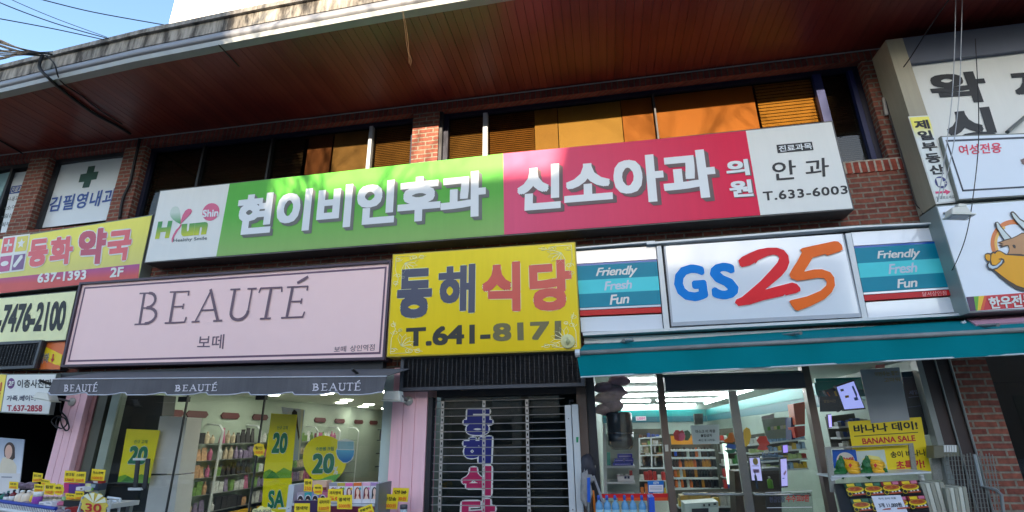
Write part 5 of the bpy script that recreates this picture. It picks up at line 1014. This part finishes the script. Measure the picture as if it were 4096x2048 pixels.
cq2, qq = card('blue and white camera notice stuck to the store window','u',(680,1015,820,1012,822,1116,686,1118),.05,[('CCTV',.35,.08,.7,.30,white,.04)],M('sign_blue',(20,110,190),.4),'notice','notice'); decal(cq2,'panel',pkw,qq,rect(.06,.36,.96,.94),.002)
for v in (.5,.62,.74): decal(cq2,'print',M('grey_print'),qq,rect(.12,v,.88,v+.04),.004)
t, qq = card('white mask rule notice hanging behind the left sliding door','v',(136,530,388,520,390,690,158,695),.2,[('마스크 미 착용',.15,.25,.85,.42,ink,.02),('출입금지',.32,.48,.72,.63,ink,.03),('-확인 후 시작됨-',.2,.74,.85,.86,M('grey_ink'),.02)],M('notice_white',(214,220,224),.5),'notice','notice')
box('box_light','small grey box light above the white mask notice','lamp','v',(172,428,245,424,246,520,178,524),.8,.1,M('grey_casing'))
def cut(label, c, p, Y, rgb, nm):
    o = poly('cut_out',c,p,Y,M(nm,rgb,.5),None,.006); tag(o,label,'cut-out')
cut('red apple cut-out hanging behind the left sliding door','u',(905,600,925,570,950,570,960,580,985,570,1000,590,1005,630,985,662,940,665,915,650),.22,(206,50,70),'apple_red'); cut('pink apple cut-out overlapping the red one','u',(950,605,975,595,1000,600,1010,625,1000,655,975,668,955,655),.21,(232,90,130),'apple_pink'); cut('green apple cut-out beside the red and pink ones','u',(1000,580,1030,570,1052,590,1056,630,1035,662,1005,660,1012,620),.225,(50,90,60),'apple_green')
cut('orange bird shaped cut-out behind the middle door rail','v',(425,660,460,640,475,595,530,590,545,660,500,680,440,678),.2,(230,120,40),'bird_orange'); cut('blue leaf cut-out left of the middle door rail','v',(435,720,470,690,540,700,560,735,500,735),.2,(40,90,180),'leaf_blue'); cut('green leaf cut-out under the blue one','v',(430,745,500,742,540,735,520,770,470,775),.21,(30,120,90),'leaf_green'); cut('yellow banana shaped cut-out right of the middle door rail','v',(600,570,625,545,655,560,668,620,650,690,622,718,606,700),.2,(240,186,20),'banana_yellow'); cut('red cut-out numeral card in the right sliding door','v',(715,660,740,625,800,622,812,660,835,690,800,710,820,740,770,748,720,740,740,700),.2,(220,66,50),'card_red')
def screen(label, c, q, Y, rgb, st, dec=()):
    qq = Q(c,q,Y); t = T('screen',label,'screen',tuple((qq[2]+qq[3])/2)); ce_ = sum(qq,Vector())/4
    G().prism([a+(a-ce_)*.12+Vector((0,.006,0)) for a in qq],(0,.05,0)).obj('casing', M('black_casing'), t); G().prism(qq,(0,.004,0)).obj('display', EM('display_%d' % rgb[0],rgb,st), t)
    for k, (nm, mt, uv) in enumerate(dec): decal(t,nm,mt,qq,uv,.003+.001*k)
screen('bright white and violet screen of a payment terminal behind the right sliding door','v',(652,815,740,812,765,1015,675,1010),.9,(180,180,238),.22,[('picture',M('olive_gold'),oval(.55,.16,.26,.16,14)),('picture',M('grey_print'),rect(.15,.34,.85,.37)),('picture',M('lilac_print'),rect(.2,.5,.8,.66))])
screen('tall narrow glowing violet screen right of the payment terminal','v',(925,825,978,820,988,1058,935,1062),1.0,(176,172,240),.24,[('picture',M('lilac_print'),[(.3,.55),(.8,.42),(.85,.5),(.5,.62)]),('picture',M('leaf_blue'),rect(.15,.7,.5,.73))])
screen('small glowing cup shaped screen on top of the tall narrow one','v',(945,705,985,700,990,765,950,770),1.0,(150,130,230),.35)
screen('large menu screen on a black panel in the right store window','A1',(180,290,362,228,476,512,265,530),.9,(160,172,246),.24,[('picture',M('leaf_blue'),[(.78,.16),(.88,.14),(.90,.5),(.80,.62)]),('picture',M('leaf_blue'),rect(.66,.58,.86,.70)),('picture',M('wedge_yellow'),rect(.24,.44,.44,.54)),('picture',M('grey_print'),rect(.12,.14,.30,.24))])
gw = G().tube([P('l',1268,790,3.2),P('l',1306,1085,3.2)],.03,8).obj('light_tube', EM('pale_tube',(210,240,225),.5)); tag(gw,'upright lit tube beside the drinks shelf','lamp')
screen('bright blue edge light on the column in the right store window','A1',(88,590,120,585,128,720,100,722),.5,(170,160,255),.4)
# counter side of the store behind the right door
for lb, q_, cc, y_ in (('orange cigarette carton stack high in the right sliding door','1035,340,1139,322,1139,520,1060,525',(220,92,40),1.0),('red carton stack under the orange one','1040,545,1139,530,1139,620,1060,640',(214,50,40),1.0),('dark blue carton beside the orange stack','1015,460,1045,455,1055,650,1022,655',(40,40,110),1.1)):
    box('carton',lb,'box','v',tuple(float(a) for a in q_.split(',')),y_,.2,M('ct_%d_%d' % cc[:2],cc,.4))
t = T('counter_rack','pale rack with leaflets behind the right sliding door','rack',tuple(P('v',900,700,1.6)))
slab('back_panel','v',(760,470,1000,455,1010,640,800,650),1.7,.03,M('pale_panel'),t); slab('roof_panel','v',(755,450,868,425,870,470,760,480),1.6,.05,alu,t)
for k in range(7): slab('leaflet','v',(810+k*28,545-k*3,834+k*28,540-k*3,838+k*28,570-k*3,814+k*28,574-k*3),1.65,.01,M(('pale_leaf','label_white','pale_yellow_face')[k%3]),t)
for k in range(8): bottle('pale blue bottle on the counter behind the right sliding door','v',775+k*18,765+(k%3)*6,815,20,1.5,M('pale_blue_plastic',(120,150,190),.2),M('blue_cap',(60,90,180),.3),None,'pale blue bottles on the counter')
t = T('counter','dark service counter with shelves behind the right sliding door','counter',tuple(P('v',900,1000,1.7))); slab('shelf','v',(770,815,930,810,932,830,772,835),1.4,.3,grey,t); slab('body','v',(620,905,930,900,935,1300,625,1300),1.75,.3,M('counter_brown',(84,72,60),.5),t); slab('shelf','v',(770,910,925,905,925,922,770,928),1.4,.3,grey,t)
bottle('green and yellow bottle below the counter shelf','v',840,975,1080,50,1.45,M('lime_green'),wcap); bottle('dark bottle in front of the payment screen','v',722,925,1085,22,.7,M('dark_steel_bottle',(60,70,90),.2),darkgrey)
box('machine','white coffee machine low behind the left sliding door','machine','v',(85,1215,380,1195,385,1330,90,1330),.5,.3,M('machine_white',(196,206,196),.35),[('panel',M('pale_panel'),rect(.5,.05,.98,.35)),('panel',M('black_casing'),rect(.2,.4,.7,.9)),('key',M('black_casing'),rect(.55,.12,.6,.28)),('key',M('black_casing'),rect(.7,.12,.75,.28)),('key',M('black_casing'),rect(.85,.10,.93,.22))])
box('snack_tray','yellow and brown snack tray above the coffee machine','tray','v',(45,1145,310,1130,312,1190,50,1200),.9,.2,M('snack_gold',(190,150,60),.5,var=.5,scale=20)); box('dark_case','dark wooden case with snacks low behind the middle door rail','case','v',(520,930,640,925,690,1330,540,1330),1.2,.3,M('case_brown',(70,52,36),.5,var=.5,scale=14))
t, qq = card('clear plastic cash withdrawal notice hanging on the right push bar','v',(790,1115,1200,1100,1215,1330,800,1330),-.03,[('현금인출',.08,.18,.42,.42,M('slate_letters'),.02),('수수료0원',.44,.15,.92,.42,M('red_ink'),.02)],GLASS('clear_sheet',(.86,.88,.88),.06),'notice','notice'); decal(t,'edge',pkw,qq,[rect(0,0,1,.02),rect(.02,.62,.98,.645)],.003)
# right store window: poster, banana sign, bananas, rack, packs
t, qq = card('grey poster with faint gold lettering above the yellow banana sign','A1',(428,105,850,78,965,645,550,680),.03,[('이번주는 할인',.35,.06,.95,.15,M('faint_gold',(168,146,96),.5),.02),('고마워',.55,.19,.95,.27,M('faint_gold'),.02)],M('grey_poster',(158,162,166),.5),'poster','poster'); tp = slab('tape','A1',(592,55,695,45,698,82,596,92),.028,.003,M('pink_tape',(214,130,120),.5),t)
t, qq = card('big yellow banana sale poster in the right store window','A1',(300,660,1085,612,1192,1192,395,1245),.035,[('바나나 데이!',.06,.07,.93,.23,ink,.03),('BANANA SALE',.15,.33,.87,.44,redink,.025),('송이 바나나',.50,.60,.97,.72,ink,.02),('초특가!',.55,.78,.93,.94,redink,.03)],M('banana_yellow_card',(236,208,20),.45,var=.03),'poster','poster')
decal(t,'rule',ink,qq,rect(.05,.275,.92,.288),.003); decal(t,'picture_panel',M('picture_grey',(196,206,196),.5),qq,rect(.0,.56,.43,1.),.002); decal(t,'picture_banana',M('faint_yellow',(226,214,120),.5),qq,[(.10,.72),(.2,.64),(.34,.68),(.42,.84),(.40,.9),(.3,.78),(.2,.74)],.004)
t, qq = card('blue tobacco notice with a white disc beside the bananas','A1',(130,965,382,962,410,1150,150,1160),.03,[('담배',.22,.42,.85,.72,redink,.03)],M('sign_blue2',(16,86,180),.4),'notice','notice'); decal(t,'disc',M('disc_white',(206,200,184),.5),qq,oval(.52,.62,.38,.48,26),.001)
t = T('display_rack','steel display rack with a pale perforated frame under the banana poster','rack',(2.4,-.25,0)); Yr = -.32
slab('shelf','A1',(130,1245,1195,1196,1196,1215,132,1266),Yr,.36,alu,t)
slab('perforated_post','A1',(60,935,112,930,180,1420,122,1420),Yr+.02,.03,M('perforated_grey',(150,150,142),.5,var=.3,scale=120),t); slab('perforated_post','A1',(950,895,1000,890,1045,1196,990,1200),Yr+.34,.03,M('perforated_grey'),t); slab('perforated_post','A1',(1200,1060,1290,1050,1320,1288,1225,1288),Yr+.34,.03,M('perforated_grey'),t); slab('top_rail','A1',(60,938,950,895,952,910,62,955),Yr+.3,.02,M('perforated_grey'),t)
slab('side_bracket','A1',(110,1262,240,1250,235,1268,130,1300),Yr+.01,.02,alu,t); G().prism([P('A2',230,560,-.30),P('A2',1650,500,-.30),P('A2',1900,1250,-.95),P('A2',420,1300,-.95)],(0,.02,-.03)).obj('sloped_shelf', M('black_tray'), t)
bm = M('banana_skin',(240,176,24),.35,var=.1,scale=20); lf = M('banana_leaf_film',(20,104,44),.35,var=.3,scale=20)
for lb, cx_, lx in (('banana bunch in a green wrapper at the left of the rack shelf',345,225),('banana bunch in a green wrapper before the banana poster',615,505)):
    t = T('banana_bunch',lb,'bananas',tuple(P('A1',cx_,1225,-.2)))
    for k, (dy, dx) in enumerate(((0,0),(-35,-10),(-70,-35),(-95,-60))):
        g = G().tube([P('A1',cx_-75+dx,1165+dy*.8-20,-.16+k*.02),P('A1',cx_-20+dx,1190+dy,-.2+k*.02),P('A1',cx_+40+dx*.6,1200+dy,-.21+k*.02),P('A1',cx_+85+dx*.3,1185+dy+15,-.18+k*.02)],[.012,.026,.027,.010],8); g.obj('banana', bm, t, True)
    g = G().ball(P('A1',lx,1170,-.17),.06,7,(.7,.6,1.25),.12).ball(P('A1',lx+10,1100,-.15),.04,6,(.6,.5,1.4),.12).ball(P('A1',lx-20,1215,-.18),.04,6,(1.3,.6,.7),.12); g.obj('wrapper', lf, t)
    dq = Q('A1',(cx_-45,1105,cx_,1103,cx_+2,1158,cx_-43,1160),-.245); o = poly('sticker','A1',(cx_-40,1130,cx_-22,1106,cx_,1128,cx_-18,1158),-.245,M('red_ink'),t)
bottle('small green bottle beside the banana bunches','A1',705,1150,1205,45,-.2,lf,M('wedge_yellow')); bottle('pale glass jar between the banana bunches','A1',462,1160,1215,50,-.15,M('clear_plastic'),wcap,None,None,'jar','jar')
fg = M('pack_dark_green',(16,66,30),.3,coat=.4); fr_ = M('pack_dark_red',(150,24,40),.3,coat=.4); fo = M('pack_food',(210,110,50),.4,var=.6,scale=50); fyl = M('pack_yellow_print',(240,206,40),.35); blk = M('pack_black',(26,22,22),.35)
def foodpack(lb, x, y, red, k):
    q_ = [P('A2',x,y+12,-.36-k*.24),P('A2',x+292,y,-.36-k*.24),P('A2',x+376,y+215,-.55-k*.24),P('A2',x+78,y+240,-.55-k*.24)]
    t = T('food_pack', lb, 'pack', tuple((q_[2]+q_[3])/2)); n = (q_[1]-q_[0]).cross(q_[3]-q_[0]).normalized(); n = n if n.y > 0 else -n
    G().prism(q_,n*.03).obj('body', blk, t)
    for i, (nm, mt, uv) in enumerate((('top_band',fr_ if red else fg,rect(0,0,1,.33)),('yellow_label',fyl,[(.12,.06),(.55,.04),(.56,.24),(.14,.26)]),('side_label',M('rose_box') if red else M('sage_print',(70,120,90),.4),rect(.64,.04,.96,.26)),('yellow_dish',fyl,oval(.5,.52,.5,.24,24)),('food',fo,oval(.5,.48,.43,.17,22)),('food',M('pack_meat',(176,70,40),.4),oval(.36,.44,.12,.09,10)),('food',M('pack_meat'),oval(.66,.46,.12,.10,10)),('ring',fyl,oval(.14,.84,.13,.15,18)),('seal',blk,oval(.14,.84,.10,.12,18)),('tag',pkw,rect(.42,.80,.52,.88)),('tag',pkw,rect(.60,.80,.68,.90)),('tag',pkw,rect(.80,.76,.90,.92)),('bottom_strip',M('dish_red',(190,80,50),.4),rect(.28,.90,.98,1.)))): decal(t,nm,mt,q_,uv,.002+.0008*i,.0005)
for lb, x, y, red, k in (('green topped food pack at the left end of the upper row',395,548,0,0),('green topped food pack next to the red ones in the upper row',702,540,0,0),('red topped food pack third in the upper row',1006,520,1,0),('red topped food pack at the right end of the upper row',1312,505,1,0),('green topped food pack at the left end of the lower row',505,808,0,1),('green topped food pack half under the white price sheet',815,795,0,1),('red topped food pack mostly under the white price sheet',1130,775,1,1),('red topped food pack at the right end of the lower row',1440,760,1,1)): foodpack(lb,x,y,red,k)
t, qq = card('white price sheet reading 3 for 11,000 on the food packs','A2',(855,768,1340,748,1490,1110,985,1125),(-.62,-.62,-.88,-.88),[('3개 11,000원',.13,.36,.90,.58,ink,.015),('즉석 조리 식품',.2,.10,.8,.2,M('grey_ink'),.01)],pkw,'price_sheet','price sheet')
for lb, x0, x1, y0, tilt in (('wide grey ribbed plastic panel stack leaning before the steel lattice',1670,2060,560,110),('narrower pale ribbed plastic panel stack right of the wide one',2085,2440,640,60)):
    t = T('panel_stack',lb,'panels',tuple(P('A2',(x0+x1)/2,1030,-.5)))
    n_ = 5
    for k in range(n_):
        a, b_ = x0+(x1-x0)*k/n_, x0+(x1-x0)*(k+.86)/n_; slab('panel','A2',(a,y0-k*6,b_,y0-k*6-5,b_+tilt*1.9,1300,a+tilt*1.9,1300),-.45+.012*k,.2,M('grey_styrene',(150,148,132),.6,var=.1) if k % 2 == 0 else M('pale_styrene',(196,194,178),.6),t)
bx_, _ = box('control_box','grey shutter control box with white switches on the dark metal panel','box','A2',(1890,-70,2300,-80,2330,100,1900,140),-.12,.12,M('olive_box',(110,108,90),.5))
for k in range(5): slab('switch','n',(686+k*19,802,698+k*19,802,700+k*19,852,688+k*19,853),-.13,.02,wcap,bx_)
bottle('small white tub behind the panel stacks','A2',1700,410,545,100,-.15,wcap,wcap,None,None,'jar','tub')
t = T('steel_lattice','folded steel wire lattice leaning on the brick pier','lattice',tuple(P('n',900,1288,-.3))); wm_ = M('lattice_wire',(120,120,112),.45,.5)
g = G()
for k in range(16): x_ = 690+k*23; g.tube([P('n',x_,870-(k%3)*6,-.16-.008*(k%2)),P('n',x_+55+k*3,1400,-.3-.008*(k%2))],.0042,5)
for k in range(16): y_ = 880+k*34; g.tube([P('n',690+k*4,y_,-.17-.009*k),P('n',1045+k*8,y_+4,-.17-.009*k)],.0022,4)
g.obj('wires', wm_, t); G().tube([P('n',905,870,-.2),P('n',960,1100,-.26),P('n',1060,1125,-.27),P('n',1100,1160,-.28),P('n',1130,1400,-.3)],.014,6).obj('frame_bar', grey, t)
# street side of the left store window
for k, xx in enumerate((265,338,410,495,565,648)): 
    bottle(['leftmost blue capped water bottle at the foot of the store window','second blue capped water bottle from the mop','third blue capped water bottle from the mop','third blue capped water bottle from the blue crate','second blue capped water bottle from the blue crate','blue capped water bottle touching the blue crate'][k],'u',xx,1140,1400,66,-.2,M('water_plastic',(96,150,190),.12,var=.2,scale=30),M('blue_cap'),M('water_label',(150,190,206),.3,var=.3,scale=40),None,'water_bottle')
bc = G().prism(Q('u',(690,1162,738,1158,752,1400,700,1400),-.24),(0,.25,0)).obj('crate', M('crate_blue',(36,84,190),.4)); tag(bc,'blue plastic crate standing right of the water bottles','crate')
t = T('mop','grey string mop with a blue clamp leaning beside the white steel post','mop',tuple(P('u',150,1288,-.1))); g = G().ball(P('u',140,1090,-.12),.10,9,(.55,.4,1.55),.13).ball(P('u',170,1000,-.12),.05,7,(.9,.5,.8),.1); g.obj('mop_head', M('grey_mop_cloth',(150,146,144),.9,var=.2,scale=30,bump=.6), t, True)
slab('clamp','u',(150,990,176,985,178,1200,152,1202),-.17,.03,M('clamp_blue',(30,90,190),.4),t); G().tube([P('u',165,1200,-.16),P('u',162,1400,-.16)],.01,6).obj('handle', grey, t)
o = G().tube([P('u',200,1100,-.1),P('u',235,1400,-.1)],.014,6).obj('broom_stick', M('orange_stick',(216,120,40),.4)); tag(o,'orange broom stick leaning between the mop and the grey pole','stick')
o = G().tube([P('u',205,970,-.08),P('u',250,1090,-.1),P('u',330,1330,-.14)],.013,6).obj('pole', M('pole_grey',(150,146,150),.4)); tag(o,'grey pole leaning across the store window corner','pole')
db = G().ball(P('u',155,900,.0),.11,8,(.75,.5,1.15),.05).obj('dark_bag', M('dark_bag',(44,42,52),.6), None, True); tag(db,'dark plastic bag hanging on the door frame above the mop','bag')
lp = slab('intercom','l',(836,800,860,798,862,846,840,848),-.02,.03,M('ivory_switch',(206,200,184),.4)); tag(lp,'small ivory switch plate on the brown door post','switch')

# more stock on the store shelves, the dark kiosk at the right and the notices on its walls
def stock(label, c, quad, Y, rows, cols, palette, rack, hfrac=.62, unit_label=None):
    qq = Q(c, quad, Y); t = T('shelf_unit', rack, 'shelves', tuple((qq[2]+qq[3])/2)); wd = (qq[1]-qq[0])/cols; ht = (qq[3]-qq[0])/rows; hgt = (qq[0].z-qq[3].z)/rows
    G().prism([a+Vector((0,.32,0)) for a in qq],(0,.02,0)).obj('back_panel', M('dim_back'), t)
    for r_ in range(rows): a, b_ = lerp(qq,0,(r_+1)/rows), lerp(qq,1,(r_+1)/rows); G().prism([a,b_,b_-Vector((0,0,.02)),a-Vector((0,0,.02))],(0,.30,0)).obj('shelf', alu, t)
    src = []
    for nm, cc in palette:
        g = G().box(-.5,.5,-.5,.5,0,.96).box(-.35,.35,-.52,-.5,.3,.6).box(-.3,.3,-.3,.3,.961,1.0); o = g.obj('grocery_pack', M('grocery_'+nm.replace(' ','_'),cc,.35,var=.45,scale=16)); tag(o, nm+' '+label,'pack',label); src.append([o,0])
    for r_ in range(rows):
        c_ = 0
        for k in range(cols):
            if R.random() < .55: c_ = R.randrange(len(src))
            e = src[c_]; o = e[0] if e[1] == 0 else e[0].copy()
            if e[1]: C.objects.link(o)
            e[1] += 1; p = lerp(qq,(k+.5)/cols,(r_+1)/rows); w_ = wd.length*R.uniform(.72,.95); o.location = (p.x,p.y+.07,p.z); o.scale = (w_,.1,hgt*hfrac*R.uniform(.65,1.25))
    for e in src:
        if e[1] == 0: bpy.data.objects.remove(e[0])
mixed = [('red',(190,50,44)),('yellow',(220,180,50)),('white',(214,214,206)),('green',(70,130,70)),('blue',(50,80,160)),('brown',(110,70,46)),('orange',(220,120,50))]
stock('pack on the shelves at the back of the left store window','u',(520,560,825,556,850,1128,540,1130),7.6,5,8,mixed,'tall packed shelf unit at the back of the left store window')
stock('pack on the shelves behind the middle door rail','v',(395,560,610,545,640,1080,440,1090),3.6,5,7,mixed,'packed shelf unit behind the middle door rail')
stock('pack on the shelves behind the right sliding door','v',(640,620,1139,560,1170,900,690,930),2.4,4,12,[('white',(214,214,206)),('pale green',(170,190,120)),('pale blue',(140,170,200)),('yellow',(220,190,80)),('red',(190,50,44))],'packed wall shelf behind the right sliding door')
stock('pack low behind the sliding doors','v',(30,1120,640,1100,680,1500,40,1500),1.9,3,10,mixed,'low packed shelf behind the left sliding door')
stock('pack on the dark kiosk shelves','A1',(175,600,500,560,600,930,250,950),1.2,3,8,[('white',(214,214,206)),('black',(40,40,44)),('silver',(150,154,160)),('blue',(50,80,160))],'dark kiosk shelf with pale packs in the right store window',.5)
t, qq = card('dark navy advertising panel right of the grey poster','A1',(872,128,1064,112,1165,800,975,830),.12,[('세일',.25,.30,.8,.37,M('dim_blue_ink',(80,96,140),.5),.02)],M('navy_panel',(22,26,50),.4),'panel','panel')
decal(t,'rule',M('dim_blue_ink'),qq,[rect(.2,.40,.8,.41),rect(.1,.55,.9,.555)],.002)
t, qq = card('black notice board hanging left of the menu screen','A1',(-5,392,195,385,212,552,0,556),.30,[('영업시간',.2,.22,.85,.42,M('dim_gold_ink',(120,100,60),.5),.02)],M('black_board',(24,24,30),.4),'notice','notice')
t, qq = card('pink lettered phone card notice on the back wall bands','u',(575,450,665,448,668,486,578,488),7.2,[('USIM',.1,.2,.9,.8,M('hot_pink'),.04)],pkw,'notice','notice')
t = T('wall_bands','white and teal boards along the right wall behind the menu screen','wall panel',(3.1,.8,1.9)); G().box(3.15,3.19,.30,2.0,1.96,2.10).obj('teal_band', tealb, t); G().box(3.16,3.195,.30,2.0,2.101,2.29).obj('white_band', M('pale_panel'), t)
box('menu_screen_side','black casing panel beside the bright menu screen','panel','A1',(40,330,185,288,262,520,200,560),.93,.05,M('black_casing'),[('sticker',M('wedge_yellow'),rect(.62,.15,.95,.4)),('sticker',M('stripe_orange'),rect(.1,.1,.2,.35))])
